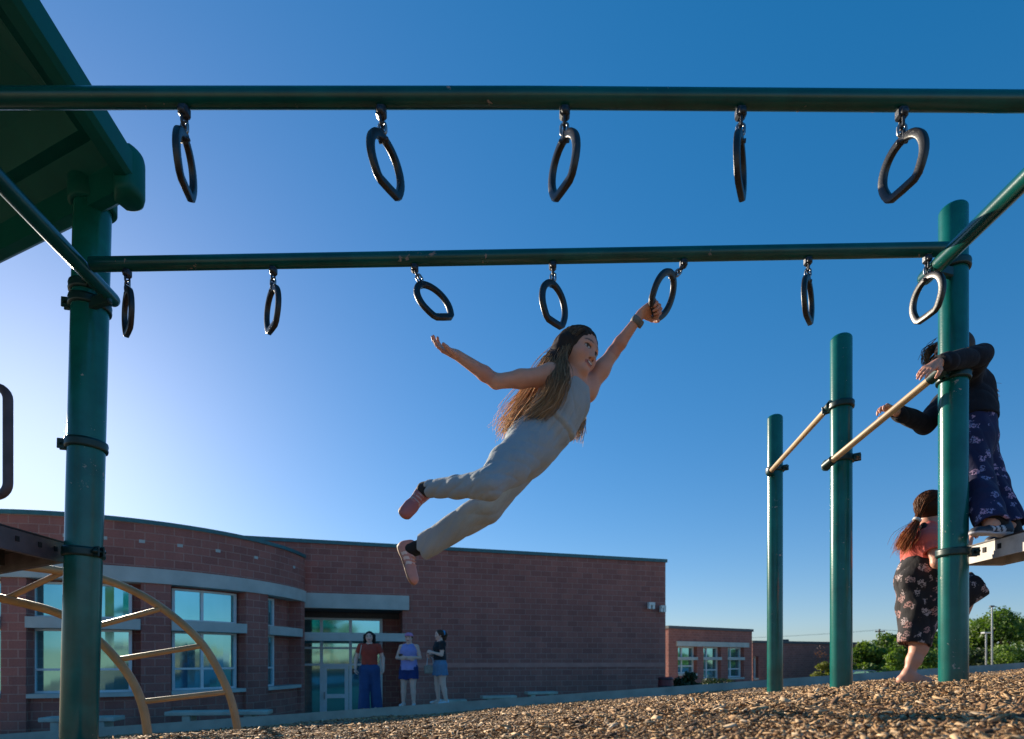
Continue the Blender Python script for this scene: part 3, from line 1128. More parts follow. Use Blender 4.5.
def chip_z(x, y):
    w = .018 * np.sin(x * 2.1 + 1.3 * np.sin(y * 1.7)) + .012 * np.sin(y * 4.3 + 2 * np.sin(x * 2.9))
    return ground_z(x, y) - .004 + w * np.clip(y / 1.5, 0, 1)


V = np.stack([U, Yc, chip_z(U, Yc)], -1).reshape(-1, 3)
nx = len(us); i = (np.arange(len(vs) - 1)[:, None] * nx + np.arange(nx - 1)[None]).ravel()
tag(link('chip_bed_ground', np_mesh('chip_bed_ground', V, np.stack([i, i + 1, i + nx + 1, i + nx], 1), None, [m_soil])), kind='structure')

# wood chips: real splinters lying on the bed
m_chip, nt, b = mat('wood_chip')
g = nt.nodes.new('ShaderNodeNewGeometry')
c = ramp(nt, g.outputs['Random Per Island'], [(0, (.07, .030, .012)), (.22, (.22, .115, .05)), (.5, (.40, .235, .11)), (.75, (.54, .345, .175)), (.93, (.62, .43, .25)), (1, (.74, .56, .37))])
gr = noise(nt, coords(nt, 'Object', (60, 60, 60)), 1, 3)
cc = mix(nt, .4, c.outputs[0], ramp(nt, gr, [(.3, (.55, .5, .45)), (.7, (1.1, 1.1, 1.1))]).outputs[0], 'MULTIPLY')
lk(nt, cc, b.inputs['Base Color']); b.inputs['Roughness'].default_value = .8


def scatter_chips():
    rng = np.random.default_rng(3)
    XY = []
    for d0, d1, dens, mn in ((.25, 1.3, 15000, .52), (1.3, 2.8, 7000, .65), (2.8, 5.2, 2200, .85), (5.2, 13.0, 520, 1.1)):
        area = (d1 - d0) * 2 * (1.0 * d1 + 1.2)
        n = int(area * dens)
        y = rng.uniform(d0, d1, n); x = rng.uniform(-1, 1, n) * (1.0 * d1 + 1.2)
        k = (np.abs(x) < 1.0 * y + 1.2) & (y < curb_y(x) - .05) & (x > -7)
        XY.append(np.stack([x[k], y[k], np.full(k.sum(), mn)], 1))
    XY = np.concatenate(XY); n = len(XY)
    L = rng.gamma(3.2, .0084, n).clip(.010, .085) * XY[:, 2]
    W = (L * rng.uniform(.14, .42, n)).clip(.004, .022); T = W * rng.uniform(.18, .5, n)
    yaw = rng.uniform(0, 6.283, n); pit = rng.normal(0, .30, n); rol = rng.normal(0, .42, n)
    cy, sy, cp, sp, cr, sr = np.cos(yaw), np.sin(yaw), np.cos(pit), np.sin(pit), np.cos(rol), np.sin(rol)
    ax = np.stack([cy * cp, sy * cp, sp], 1)
    s0 = np.stack([-sy, cy, 0 * cy], 1); u0 = np.cross(ax, s0)
    s1 = s0 * cr[:, None] + u0 * sr[:, None]; u1 = np.cross(ax, s1)
    corners = np.array([(-1, -1, -1), (1, -1, -1), (1, 1, -1), (-1, 1, -1), (-1, -1, 1), (1, -1, 1), (1, 1, 1), (-1, 1, 1)], float)
    jit = rng.uniform(.55, 1.0, (n, 8, 3)) * corners
    C = np.stack([XY[:, 0], XY[:, 1], chip_z(XY[:, 0], XY[:, 1]) + rng.uniform(-.001, .014, n)], 1)
    V = C[:, None] + .5 * (jit[..., 0:1] * (L[:, None, None] * ax[:, None]) + jit[..., 1:2] * (W[:, None, None] * s1[:, None]) + jit[..., 2:3] * (T[:, None, None] * u1[:, None]))
    q = np.array([(0, 3, 2, 1), (4, 5, 6, 7), (0, 1, 5, 4), (1, 2, 6, 5), (2, 3, 7, 6), (3, 0, 4, 7)])
    Fq = (np.arange(n)[:, None, None] * 8 + q[None]).reshape(-1, 4)
    return np_mesh('wood_chips', V.reshape(-1, 3), Fq, None, [m_chip], False)


tag(link('wood_chips', scatter_chips()), kind='stuff')

# kerb and pavement
def strip_along(name, y0, y1, h0, h1, material, x0=-13, x1=40, n=60, kind='structure'):
    m = MB()
    xs = np.linspace(x0, x1, n)
    for a, b_ in zip(xs[:-1], xs[1:]):
        q = []
        for x in (a, b_):
            ya, yb = curb_y(x) + y0, curb_y(x) + y1
            q.append([(x, ya, float(ground_z(x, ya)) + h0), (x, ya, float(ground_z(x, ya)) + h1), (x, yb, float(ground_z(x, yb)) + h1 - .004), (x, yb, float(ground_z(x, yb)) - .2)])
        for k in range(3):
            m.face([q[0][k], q[1][k], q[1][k + 1], q[0][k + 1]])
    m.face([(xs[0], curb_y(xs[0]) + y0, -2), (xs[0], curb_y(xs[0]) + y1, -2), (xs[0], curb_y(xs[0]) + y1, -1), (xs[0], curb_y(xs[0]) + y0, -1)])
    return tag(m.build(name, material), kind=kind)


strip_along('kerb', 0, .16, -.1, .17, M_CONC)
strip_along('pavement', .165, 2.9, -.1, .163, plain('pavement_concrete', (.44, .42, .38), .9, .15, 2))

# ------------------------------------------------------------------ school building
M_BRICK = brick_mat('plum_block', (.47, .172, .140), (.33, .122, .104), (.50, .265, .22))
M_BAND = plain('cast_concrete_band', (.44, .46, .44), .8, .12, 2, 0, .2)
M_TEAL = paint('teal_roof_edge', (.02, .13, .15), .4)
M_FRAME = plain('white_window_frame', (.62, .66, .68), .4, .05, 10, 0, 0)
M_ROOFTOP = plain('roof_membrane', (.3, .3, .3), .9)
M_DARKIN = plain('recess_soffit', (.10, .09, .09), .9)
m_glass, nt, b = mat('teal_window_glass')
gn = noise(nt, coords(nt), .8, 2)
c = ramp(nt, gn, [(.3, (.20, .50, .55)), (.7, (.28, .60, .66))])
lk(nt, c.outputs[0], b.inputs['Base Color']); b.inputs['Metallic'].default_value = .85; b.inputs['Roughness'].default_value = .06
bump(nt, b, noise(nt, coords(nt), 1.5, 2), .04, .02)

school = thing('school_building', (-5, 19, float(ground_z(-5, 19))), 'dark plum brick school with curved wing, teal roof edge and glazed entrance', 'building')
WC, WR = np.array([-11.7, 17.5]), 5.1


def wing_phi(px, R):
    t = (px - CX) / F_PX
    a = t * t + 1; bb = -2 * (t * WC[0] + WC[1]); cc_ = WC @ WC - R * R
    Y = (-bb - math.sqrt(max(bb * bb - 4 * a * cc_, 0))) / (2 * a)
    return math.atan2(Y - WC[1], t * Y - WC[0])


def arc(mb, p0, p1, R, z0, z1, mi=0, cap=None, n=None):
    """curved wall; cap = second radius to close top and bottom with"""
    n = n or max(2, int(abs(p1 - p0) / .035))
    ph = np.linspace(p0, p1, n + 1)
    pt = lambda a, r, z: (WC[0] + r * math.cos(a), WC[1] + r * math.sin(a), z)
    for a, b_ in zip(ph[:-1], ph[1:]):
        mb.face([pt(a, R, z0), pt(b_, R, z0), pt(b_, R, z1), pt(a, R, z1)], [(a * WR, z0), (b_ * WR, z0), (b_ * WR, z1), (a * WR, z1)], mi)
        if cap is not None:
            mb.face([pt(a, R, z1), pt(b_, R, z1), pt(b_, cap, z1), pt(a, cap, z1)], [(a * WR, z1), (b_ * WR, z1), (b_ * WR, z1 + .3), (a * WR, z1 + .3)], mi)
            mb.face([pt(a, R, z0), pt(b_, R, z0), pt(b_, cap, z0), pt(a, cap, z0)], [(a * WR, z0), (b_ * WR, z0), (b_ * WR, z0 - .3), (a * WR, z0 - .3)], mi)
    if cap is not None:
        for a in (p0, p1):
            mb.face([pt(a, R, z0), pt(a, cap, z0), pt(a, cap, z1), pt(a, R, z1)], [(a * WR, z0), (a * WR + R - cap, z0), (a * WR + R - cap, z1), (a * WR, z1)], mi)


ZG = -2.6
PH0, PH1 = math.radians(-150), math.radians(4)
w = MB()
arc(w, PH0, PH1, WR, 2.35, 3.40)
arc(w, PH0, PH1, WR - .40, ZG, 2.30)                       # wall behind the recesses
opens = []
for a, c_ in ((-90, -30), (26, 141), (171, 246), (268, 301)):
    opens.append((wing_phi(a, WR) if a > -60 else math.radians(-122), wing_phi(c_, WR)))
opens[0] = (wing_phi(26, WR) - .40, wing_phi(26, WR) - .10)
edges = [PH0] + [x for o in opens for x in o] + [PH1]
for k in range(0, len(edges), 2):
    arc(w, edges[k], edges[k + 1], WR, ZG, 2.0, cap=WR - .42)
for o in opens:
    arc(w, o[0], o[1], WR - .12, ZG, -.70, cap=WR - .42)
wing = w.build('curved_wall', M_BRICK, school)
w = MB(); arc(w, PH0, PH1, WR + .05, 2.0, 2.352, cap=WR - .42); w.build('concrete_band', M_BAND, school)
w = MB(); arc(w, PH0, PH1, WR + .05, 3.402, 3.50, cap=WR - .30); w.build('roof_edge', M_TEAL, school)
w = MB()
ph = np.linspace(PH0, PH1, 40)
w.face([(WC[0] + (WR - .25) * math.cos(a), WC[1] + (WR - .25) * math.sin(a), 3.2) for a in ph] + [(-6.6, 24, 3.2), (-19, 24, 3.2)])
w.build('flat_roof', M_ROOFTOP, school)
# pale accent blocks set in the parapet
for px in range(-90, 300, 38):
    w = MB()
    a = wing_phi(px + 4, WR)
    q = np.array([WC[0] + (WR + .003) * math.cos(a), WC[1] + (WR + .003) * math.sin(a), 2.98])
    w.box(q, (.012, .12, .075), [(math.cos(a), math.sin(a), 0), (-math.sin(a), math.cos(a), 0), (0, 0, 1)])
    w.build('accent_block', M_BAND, school)
for o in opens:
    d = .01
    w = MB(); arc(w, o[0] + .002, o[1] - .002, WR + .06, .88, 1.13, cap=WR - .36); w.build('ledge', M_BAND, school)
    w = MB(); arc(w, o[0] + .002, o[1] - .002, WR + .02, -.695, -.60, cap=WR - .36); w.build('sill', M_BAND, school)
    Rg = WR - .33
    def frame_arc(z0, z1, p0, p1, muls, rails):
        f = MB(); g_ = MB()
        wd = .035 / WR
        arc(g_, p0, p1, Rg, z0, z1, cap=Rg - .02)
        for (za, zb) in ((z0, z0 + .05), (z1 - .05, z1)) + tuple((r - .025, r + .025) for r in rails):
            arc(f, p0, p1, Rg + .035, za, zb, cap=Rg - .01)
        for mu in [p0 + wd] + muls + [p1 - wd]:
            arc(f, mu - wd, mu + wd, Rg + .04, z0, z1, cap=Rg - .01, n=2)
        fo = f.build('window', M_FRAME, school)
        g_.build('pane', m_glass, school).parent = fo
        fo.children[0].matrix_parent_inverse = Matrix.Identity(4)
    p0, p1 = o[0] + .015, o[1] - .015
    if o is opens[1]:
        p0, p1 = wing_phi(33, Rg), wing_phi(132, Rg)
    if o is opens[3]:
        p1 = p0 + .35 * (p1 - p0)
    mid = (p0 + p1) / 2
    mu = [] if o is opens[3] else [p0 + (p1 - p0) * (.5 if o is not opens[2] else .43)]
    frame_arc(1.13, 1.95, p0, p1, mu, [])
    frame_arc(-.60, .875, p0, p1, mu, [-.06])

# straight wall
EE = unit((3.48, 1)); NN = np.array([EE[1], -EE[0]]); W0 = np.array([-3.8, 19.0])


def wall_s(px, back=0.0):
    t = (px - CX) / F_PX
    o = W0 - NN * back
    return (o[1] * t - o[0]) / (EE[0] - EE[1] * t)


def wall_p(s, z, out=0.0):
    q = W0 + EE * s + NN * out
    return (q[0], q[1], z)


def wall_z(px, py, back=0.0):
    s = wall_s(px, back); q = W0 + EE * s - NN * back
    return CZ - (py - HY) / F_PX * q[1]


def wquad(mb, s0, s1, z0, z1, out=0.0, mi=0):
    mb.face([wall_p(s0, z0, out), wall_p(s1, z0, out), wall_p(s1, z1, out), wall_p(s0, z1, out)], [(s0, z0), (s1, z0), (s1, z1), (s0, z1)], mi)


def wbox(mb, s0, s1, z0, z1, o0, o1, mi=0):
    c_ = W0 + EE * (s0 + s1) / 2 + NN * (o0 + o1) / 2
    mb.box((*c_, (z0 + z1) / 2), (s1 - s0, abs(o1 - o0), z1 - z0), [(*EE, 0), (*-NN, 0), (0, 0, 1)])


sL, sR = -3.35, wall_s(665.5)
sW = -8.5
ZT = wall_z(500, 553.5)
s_a, s_b = sL, wall_s(402.6)
z_can = wall_z(350, 609)
RB = 1.5
w = MB()
wquad(w, s_b, sR, ZG, ZT)
wquad(w, s_a, s_b, z_can, ZT)
wquad(w, sW, s_a, 1.0, ZT)
sg = wall_s(382, RB)
w.face([wall_p(s_b, ZG), wall_p(s_b, ZG, -RB), wall_p(s_b, z_can, -RB), wall_p(s_b, z_can)], [(0, ZG), (RB, ZG), (RB, z_can), (0, z_can)])
wquad(w, sg, s_b, ZG, z_can, -RB)
w.face([wall_p(s_a, ZG), wall_p(s_a, ZG, -RB), wall_p(s_a, z_can, -RB), wall_p(s_a, z_can)], [(0, ZG), (RB, ZG), (RB, z_can), (0, z_can)])
for s in (sW, sR):
    w.face([wall_p(s, ZG if s == sR else 1.0), wall_p(s, ZG if s == sR else 1.0, -11), wall_p(s, ZT, -11), wall_p(s, ZT)], [(0, ZG), (11, ZG), (11, ZT), (0, ZT)])
wquad(w, sW, sR, ZG, ZT, -11)
w.build('brick_wall', M_BRICK, school)
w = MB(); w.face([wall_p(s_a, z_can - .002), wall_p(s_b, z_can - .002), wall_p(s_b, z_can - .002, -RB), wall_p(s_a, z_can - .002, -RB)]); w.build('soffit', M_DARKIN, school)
w = MB(); w.face([wall_p(sW, ZT - .2), wall_p(sR, ZT - .2), wall_p(sR, ZT - .2, -11), wall_p(sW, ZT - .2, -11)]); w.build('flat_roof', M_ROOFTOP, school)
w = MB(); wbox(w, sW, sR + .05, ZT, ZT + .12, -.3, .06); wbox(w, sR - .25, sR + .05, ZT + .001, ZT + .119, -11, -.31); w.build('roof_edge', M_TEAL, school)
w = MB(); wbox(w, s_b + .005, sR, -.10, .06, -.02, .012); w.build('accent_course', plain('pale_block', (.47, .205, .17), .9, .12, 3), school)
w = MB(); wbox(w, s_a - .1, wall_s(408.7), z_can, wall_z(350, 594.5), -.1, .16); w.build('entrance_canopy', M_BAND, school)
w = MB(); wbox(w, s_a - .1, wall_s(407.5), wall_z(350, 641), wall_z(350, 632.8), -.35, .08); w.build('sunshade_bar', M_BAND, school)
# entrance glazing
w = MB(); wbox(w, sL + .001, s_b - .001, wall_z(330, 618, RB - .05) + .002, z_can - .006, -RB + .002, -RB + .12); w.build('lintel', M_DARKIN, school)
back = RB - .05
zt_, zb_ = wall_z(330, 618, back), -2.1
f, g_ = MB(), MB()
sl, sr_ = wall_s(296, back), wall_s(382, back)
wbox(g_, sl, sr_, zb_, zt_, -back - .02, -back)
m_s = [wall_s(x, back) for x in (302, 321.5, 350.5, 381)]
for s in m_s:
    wbox(f, s - .05, s + .05, zb_, zt_, -back + .001, -back + .07)
for py in (619, 648, 664.6):
    z = wall_z(330, py, back)
    wbox(f, sl, sr_, z - .035, z + .035, -back + .002, -back + .06)
fo = f.build('entrance_glazing', M_FRAME, school)
q = g_.build('pane', m_glass, school); q.parent = fo; q.matrix_parent_inverse = Matrix.Identity(4)
f, g_, h_ = MB(), MB(), MB()
d0, d1 = wall_s(323, back), wall_s(348.5, back)
dz1 = wall_z(335, 665.5, back); dz0 = -2.05
wbox(f, d0, d0 + .13, dz0, dz1, -back + .004, -back + .085)
wbox(f, d1 - .13, d1, dz0, dz1, -back + .004, -back + .085)
wbox(f, d0 + .131, d1 - .131, dz1 - .12, dz1, -back + .004, -back + .083)
zr = wall_z(335, 696, back); wbox(f, d0 + .131, d1 - .131, zr - .07, zr + .07, -back + .004, -back + .083)
wbox(f, d0 + .131, d1 - .131, dz0, dz0 + .2, -back + .004, -back + .083)
do = f.build('door', M_FRAME, school)
wbox(h_, d0 + .03, d0 + .08, zr - .1, zr + .15, -back + .086, -back + .14)
q = h_.build('handle', M_STEEL, school); q.parent = do; q.matrix_parent_inverse = Matrix.Identity(4)
# security fixtures by the corner
for px, py, s_ in ((649, 606, .26), (660.5, 609, .20)):
    f = MB(); s0 = wall_s(px); z = wall_z(px, py)
    wbox(f, s0 - .05, s0 + .05, z - .09, z + .09, .001, .10)
    wbox(f, s0 - s_ / 2, s0 + s_ / 2, z + .02, z + .12, .10, .24)
    for e in (-1, 1):
        wbox(f, s0 + e * s_ * .32 - .05, s0 + e * s_ * .32 + .05, z - .13, z + .018, .11, .22)
    f.build('floodlight', plain('white_fixture', (.7, .7, .68), .5, .05), school)

# ------------------------------------------------------------------ lower buildings farther off
M_BRICK2 = brick_mat('far_block', (.44, .165, .135), (.32, .122, .105), (.46, .25, .21))
def low_building(name_label, px0, px1, pytop, d, deep, wins, band, cat='building', skew=.06):
    a = P(px0, pytop, d); b_ = P(px1, pytop, d + skew * (px1 - px0))
    ztop = a[2]; zg = float(ground_z((a[0] + b_[0]) / 2, d)) - .4
    A, B = a[:2], b_[:2]; e = unit(B - A); n = np.array([e[1], -e[0]]); L = np.linalg.norm(B - A)
    t = thing('low_brick_building', (*((A + B) / 2), zg), name_label, cat)
    pt = lambda s, z, o=0: (*(A + e * s + n * o), z)
    w = MB()
    def q(s0, s1, z0, z1, o=0):
        w.face([pt(s0, z0, o), pt(s1, z0, o), pt(s1, z1, o), pt(s0, z1, o)], [(s0, z0), (s1, z0), (s1, z1), (s0, z1)])
    def s_of(px):
        tt = (px - CX) / F_PX
        return (A[1] * tt - A[0]) / (e[0] - e[1] * tt)
    cuts = [(s_of(x0), s_of(x1), CZ + (660 - y1) / F_PX * d, CZ + (660 - y0) / F_PX * d, led) for x0, x1, y0, y1, led in wins]
    s = 0.0
    for c0, c1, z0, z1, led in cuts:
        q(s, c0, zg, ztop); q(c0, c1, zg, z0); q(c0, c1, z1, ztop)
        for sx in (c0, c1):
            w.face([pt(sx, z0), pt(sx, z0, -.5), pt(sx, z1, -.5), pt(sx, z1)], [(0, z0), (.5, z0), (.5, z1), (0, z1)])
        w.face([pt(c0, z1), pt(c1, z1), pt(c1, z1, -.5), pt(c0, z1, -.5)])
        s = c1
    q(s, L, zg, ztop)
    for sx in (0, L):
        w.face([pt(sx, zg), pt(sx, zg, -deep), pt(sx, ztop, -deep), pt(sx, ztop)], [(0, zg), (deep, zg), (deep, ztop), (0, ztop)])
    w.face([pt(0, zg, -deep), pt(L, zg, -deep), pt(L, ztop, -deep), pt(0, ztop, -deep)], [(0, zg), (L, zg), (L, ztop), (0, ztop)])
    w.build('wall', M_BRICK2, t)
    def bx(mb, s0, s1, z0, z1, o0, o1):
        c_ = A + e * (s0 + s1) / 2 + n * (o0 + o1) / 2
        mb.box((*c_, (z0 + z1) / 2), (s1 - s0, abs(o1 - o0), z1 - z0), [(*e, 0), (*-n, 0), (0, 0, 1)])
    r = MB(); bx(r, -.08, L + .08, ztop + .001, ztop + .22, -deep, .1); r.build('roof', plain('dark_coping', (.07, .08, .09), .6), t)
    if band:
        x0, x1, y0, y1 = band
        r = MB(); bx(r, s_of(x0), s_of(x1), CZ + (660 - y1) / F_PX * d, CZ + (660 - y0) / F_PX * d, -.1, .12); r.build('concrete_band', M_BAND, t)
    for c0, c1, z0, z1, led in cuts:
        f = MB(); g2 = MB()
        bx(g2, c0, c1, z0, z1, -.5, -.42)
        for sx in (c0 + .06, c1 - .06, c0 + (c1 - c0) * .36):
            bx(f, sx - .06, sx + .06, z0, z1, -.419, -.34)
        for z in (z0 + .06, z1 - .06, z0 + (z1 - z0) * .28):
            bx(f, c0, c1, z - .05, z + .05, -.418, -.35)
        fo = f.build('window', M_FRAME, t)
        p_ = g2.build('pane', m_glass, t); p_.parent = fo; p_.matrix_parent_inverse = Matrix.Identity(4)
        s_ = MB(); bx(s_, c0, c1, z0 - .16, z0 - .001, -.3, .05); s_.build('sill', M_BAND, t)
        if led:
            s_ = MB(); zz = CZ + (660 - 658.5) / F_PX * d; bx(s_, c0 - .05, c1 + .05, zz - .12, zz + .12, -.33, .05); s_.build('ledge', M_BAND, t)
    return t


low_building('low brick block with three tall framed windows under a concrete band', 668.5, 752, 628.5, 42, 9,
             [(678, 697, 646.2, 674, 1), (703.6, 721, 646.2, 680, 1), (728, 744, 646.2, 679, 1)], (676, 748, 641, 646))
t2 = low_building('plain low brick building with a narrow window behind the slimmest post', 752.5, 868, 643, 50, 10,
             [(753.5, 758.5, 656.5, 678, 0)], None, skew=.05)
m = MB(); q = P(785.5, 644, 53); m.box((q[0], q[1] + 1, q[2] - .05), (.9, 1.6, 1.0), bev=.05)
m.build('rooftop_unit', plain('dark_metal_unit', (.05, .055, .06), .6), t2)

# ------------------------------------------------------------------ benches, barrel
def bench(x, y, L, yaw, zt, label):
    zg = float(ground_z(x, y)) - .06
    t = thing('concrete_bench', (x, y, zg), label, 'bench', 'concrete benches along the school wall')
    e = np.array([math.cos(yaw), math.sin(yaw), 0]); n = np.array([-e[1], e[0], 0])
    m = MB(); m.box((x, y, zt - .045), (L, .42, .09), [e, n, (0, 0, 1)], bev=.015); m.build('seat', M_CONC, t)
    for s in (-.3, .3):
        m = MB(); m.box(np.array([x, y, (zt - .09 + zg) / 2]) + e * L * s, (.16, .34, zt - .091 - zg), [e, n, (0, 0, 1)], bev=.01); m.build('leg', M_CONC, t)


for px0, px1, py, d, lb in ((436, 466, 699.5, 17.6, 'pale concrete bench right behind the woman in black shirt'),
                            (481, 516, 695.5, 18.2, 'pale concrete bench in the middle of the straight brick wall'),
                            (525, 557, 691.5, 18.8, 'pale concrete bench farthest along the straight brick wall from the entrance'),
                            (172, 268, 710.5, 12.0, 'long concrete bench under the curved wing, seen through the tan climber'),
                            (48, 117, 716.5, 11.4, 'concrete bench under the curved wing half hidden by the thick post')):
    a, b_ = P(px0, py, d), P(px1, py, d)
    bench((a[0] + b_[0]) / 2, d, b_[0] - a[0], math.atan2(EE[1], EE[0]) if px0 > 400 else .12, a[2], lb)

bx_, by_ = P(665.5, 680, 20.5)[:2]
zb2 = float(ground_z(bx_, by_)) - .06; zt2 = CZ - (677 - 660) / F_PX * 20.5
br = thing('barrel_planter', (bx_, by_, zb2), 'dark red barrel standing at the corner of the brick wall', 'barrel')
m = MB(); hgt = zt2 - zb2
m.lathe((bx_, by_, zb2), [(.0, 0), (.24, .0), (.27, hgt * .3), (.275, hgt * .5), (.26, hgt * .85), (.25, hgt), (.22, hgt), (.22, hgt - .05), (.0, hgt - .05)], (0, 0, 1), 28)
m.build('body', plain('dark_red_barrel', (.22, .030, .034), .5), br)
m = MB()
for hh in (.15, .5, .9):
    m.lathe((bx_, by_, zb2 + hgt * hh - .02), [(.272, 0), (.283, .005), (.283, .035), (.272, .04)], (0, 0, 1), 28)
m.build('hoop', M_CHAIN, br)

# ------------------------------------------------------------------ trees and shrubs
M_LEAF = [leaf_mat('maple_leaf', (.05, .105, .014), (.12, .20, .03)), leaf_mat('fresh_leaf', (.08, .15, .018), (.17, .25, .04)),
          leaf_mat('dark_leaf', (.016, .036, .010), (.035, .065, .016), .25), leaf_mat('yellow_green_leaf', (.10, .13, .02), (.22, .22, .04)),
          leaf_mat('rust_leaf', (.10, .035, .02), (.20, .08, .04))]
M_BARK = plain('bark', (.09, .065, .045), .9, .3, 6)


def leaves(clumps, n, size, rng):
    P_, N_ = [], []
    tot = sum(c[1] ** 2 for c in clumps)
    for c_, r, sq in clumps:
        k = int(n * r * r / tot)
        v = rng.normal(size=(k, 3)); v /= np.linalg.norm(v, axis=1)[:, None]
        rr = r * (rng.uniform(.35, 1.0, k) ** .6) * (1 + .25 * np.sin(v[:, 0] * 5 + c_[0]) * np.cos(v[:, 2] * 6 + c_[1]))
        P_.append(np.asarray(c_) + v * rr[:, None] * np.array([1, 1, sq])); N_.append(v)
    Pp = np.concatenate(P_); Nn = np.concatenate(N_); k = len(Pp)
    nn = Nn + rng.normal(size=(k, 3)) * .8; nn /= np.linalg.norm(nn, axis=1)[:, None]
    a = np.cross(nn, rng.normal(size=(k, 3))); a /= np.linalg.norm(a, axis=1)[:, None]
    b2 = np.cross(nn, a)
    s = size * rng.uniform(.55, 1.3, k)[:, None]
    V = np.stack([Pp - a * s, Pp - b2 * s * .55, Pp + a * s + nn * s * .2, Pp + b2 * s * .55], 1).reshape(-1, 3)
    return V, np.arange(k * 4).reshape(-1, 4)


def tree(name, x, y, zt, width, kind, label, cat='tree', group=None, n=2600, leaf=.16, trunk=True, seed=0, sq=.8):
    rng = np.random.default_rng(seed)
    zg = float(ground_z(x, y)) - .1
    t = thing(name, (x, y, zg), label, cat, group)
    H = zt - zg
    cl = []
    base = .28 if trunk else .12
    for k in range(13 if trunk else 8):
        u = rng.uniform(-1, 1); v = rng.uniform(-1, 1); w_ = rng.uniform(0, 1)
        prof = math.sin(math.pi * (.18 + .74 * w_)) ** .7
        cl.append(((x + u * width * .36 * prof, y + v * width * .36 * prof, zg + H * (base + (.86 - base) * w_)), width * rng.uniform(.15, .24), sq))
    cl.append(((x, y, zt - width * .15), width * .17, sq))
    V, Fq = leaves(cl, n, leaf, rng)
    V[:, 2] = np.clip(V[:, 2], zg + .05, zt + .1)
    L = np.array(t.location)
    o = bpy.data.objects.new('crown', np_mesh('crown', V - L, Fq, None, [M_LEAF[kind]], False)); COL.objects.link(o); o.parent = t
    m = MB()
    if trunk:
        m.tube([(x, y, zg), (x + .05, y, zg + H * .3), (x - .03, y, zg + H * .62)], [width * .05, width * .038, width * .018], 10)
        for c_ in cl[:7]:
            m.tube([(x + .02, y, zg + H * .3), (np.array([x, y, zg + H * .4]) * .4 + np.array(c_[0]) * .6), c_[0]], [width * .022, width * .014, width * .004], 6)
    else:
        for c_ in cl[:7]:
            m.tube([(x + rng.uniform(-.1, .1), y, zg), (x * .5 + c_[0][0] * .5, y * .5 + c_[0][1] * .5, zg + H * .3), c_[0]], [.03, .02, .006], 6)
    m.build('trunk', M_BARK, t)
    return t


tr = [(866, 640, 46, 3.2, 1, 'rounded green tree beside the middle post at the left end of the row'),
      (893, 633, 52, 4.2, 0, 'green tree right behind the utility pole'),
      (922, 631, 47, 4.0, 0, 'leafy tree rising behind the child in floral overalls'),
      (948, 628, 50, 4.6, 0, 'tall leafy tree mostly hidden by the tall post'),
      (978, 617, 48, 4.4, 1, 'bright leafy tree behind the lamp with a flat head'),
      (1004, 608, 46, 4.4, 0, 'tallest tree of the row, with ragged top, past the light pole'),
      (1045, 604, 47, 5.0, 0, 'large tree at the outer end of the row past the tallest one')]
for k, (px, py, d, wd, kd, lb) in enumerate(tr):
    q = P(px, py, d)
    tree('leafy_tree', q[0], d, q[2], wd * 1.22, kd, lb, 'tree', 'trees beyond the playground', 6200, .15, True, 20 + k)
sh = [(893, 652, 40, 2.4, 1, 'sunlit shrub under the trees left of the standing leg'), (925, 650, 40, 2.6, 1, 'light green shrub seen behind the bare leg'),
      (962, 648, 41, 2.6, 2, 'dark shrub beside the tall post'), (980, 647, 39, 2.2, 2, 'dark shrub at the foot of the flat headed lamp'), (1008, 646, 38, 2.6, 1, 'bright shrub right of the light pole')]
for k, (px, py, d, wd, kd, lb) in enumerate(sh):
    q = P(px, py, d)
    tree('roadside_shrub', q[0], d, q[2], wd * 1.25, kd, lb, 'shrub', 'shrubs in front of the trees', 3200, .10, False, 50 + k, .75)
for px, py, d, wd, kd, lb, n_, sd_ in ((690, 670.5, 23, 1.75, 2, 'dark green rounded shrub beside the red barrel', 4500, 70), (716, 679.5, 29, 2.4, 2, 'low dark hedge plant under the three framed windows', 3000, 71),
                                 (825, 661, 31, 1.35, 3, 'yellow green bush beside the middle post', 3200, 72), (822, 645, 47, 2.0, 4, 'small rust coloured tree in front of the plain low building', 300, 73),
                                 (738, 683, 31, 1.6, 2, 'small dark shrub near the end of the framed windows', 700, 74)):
    q = P(px, py, d)
    tree('shrub' if kd != 4 else 'small_tree', q[0], d, q[2], wd, kd, lb, 'shrub' if kd != 4 else 'tree', None, n_, .06, kd == 4, sd_)
for x_, y_, hh_, sd_, lb in ((-9, -34, 6.0, 90, 'broad tree beyond the field, mirrored in the wing windows'), (-2.5, -38, 5.5, 91, 'tree beyond the field, mirrored in the entrance glass'), (7, -36, 6.5, 92, 'tree beyond the field to the far side of the mirrored pair')):
    tree('field_tree', x_, y_, float(ground_z(x_, y_)) + hh_, 6.5, 0, lb, 'tree', 'trees mirrored in the school windows', 1800, .3, True, sd_)
for px, py, d, sd_, lb in ((797, 646, 66, 80, 'distant tree top showing above the plain low building'), (845, 647, 70, 81, 'distant tree top between the slimmest and the middle post')):
    q = P(px, py, d); tree('distant_tree', q[0], d, q[2], 5.0, 1, lb, 'tree', None, 1500, .2, True, sd_)

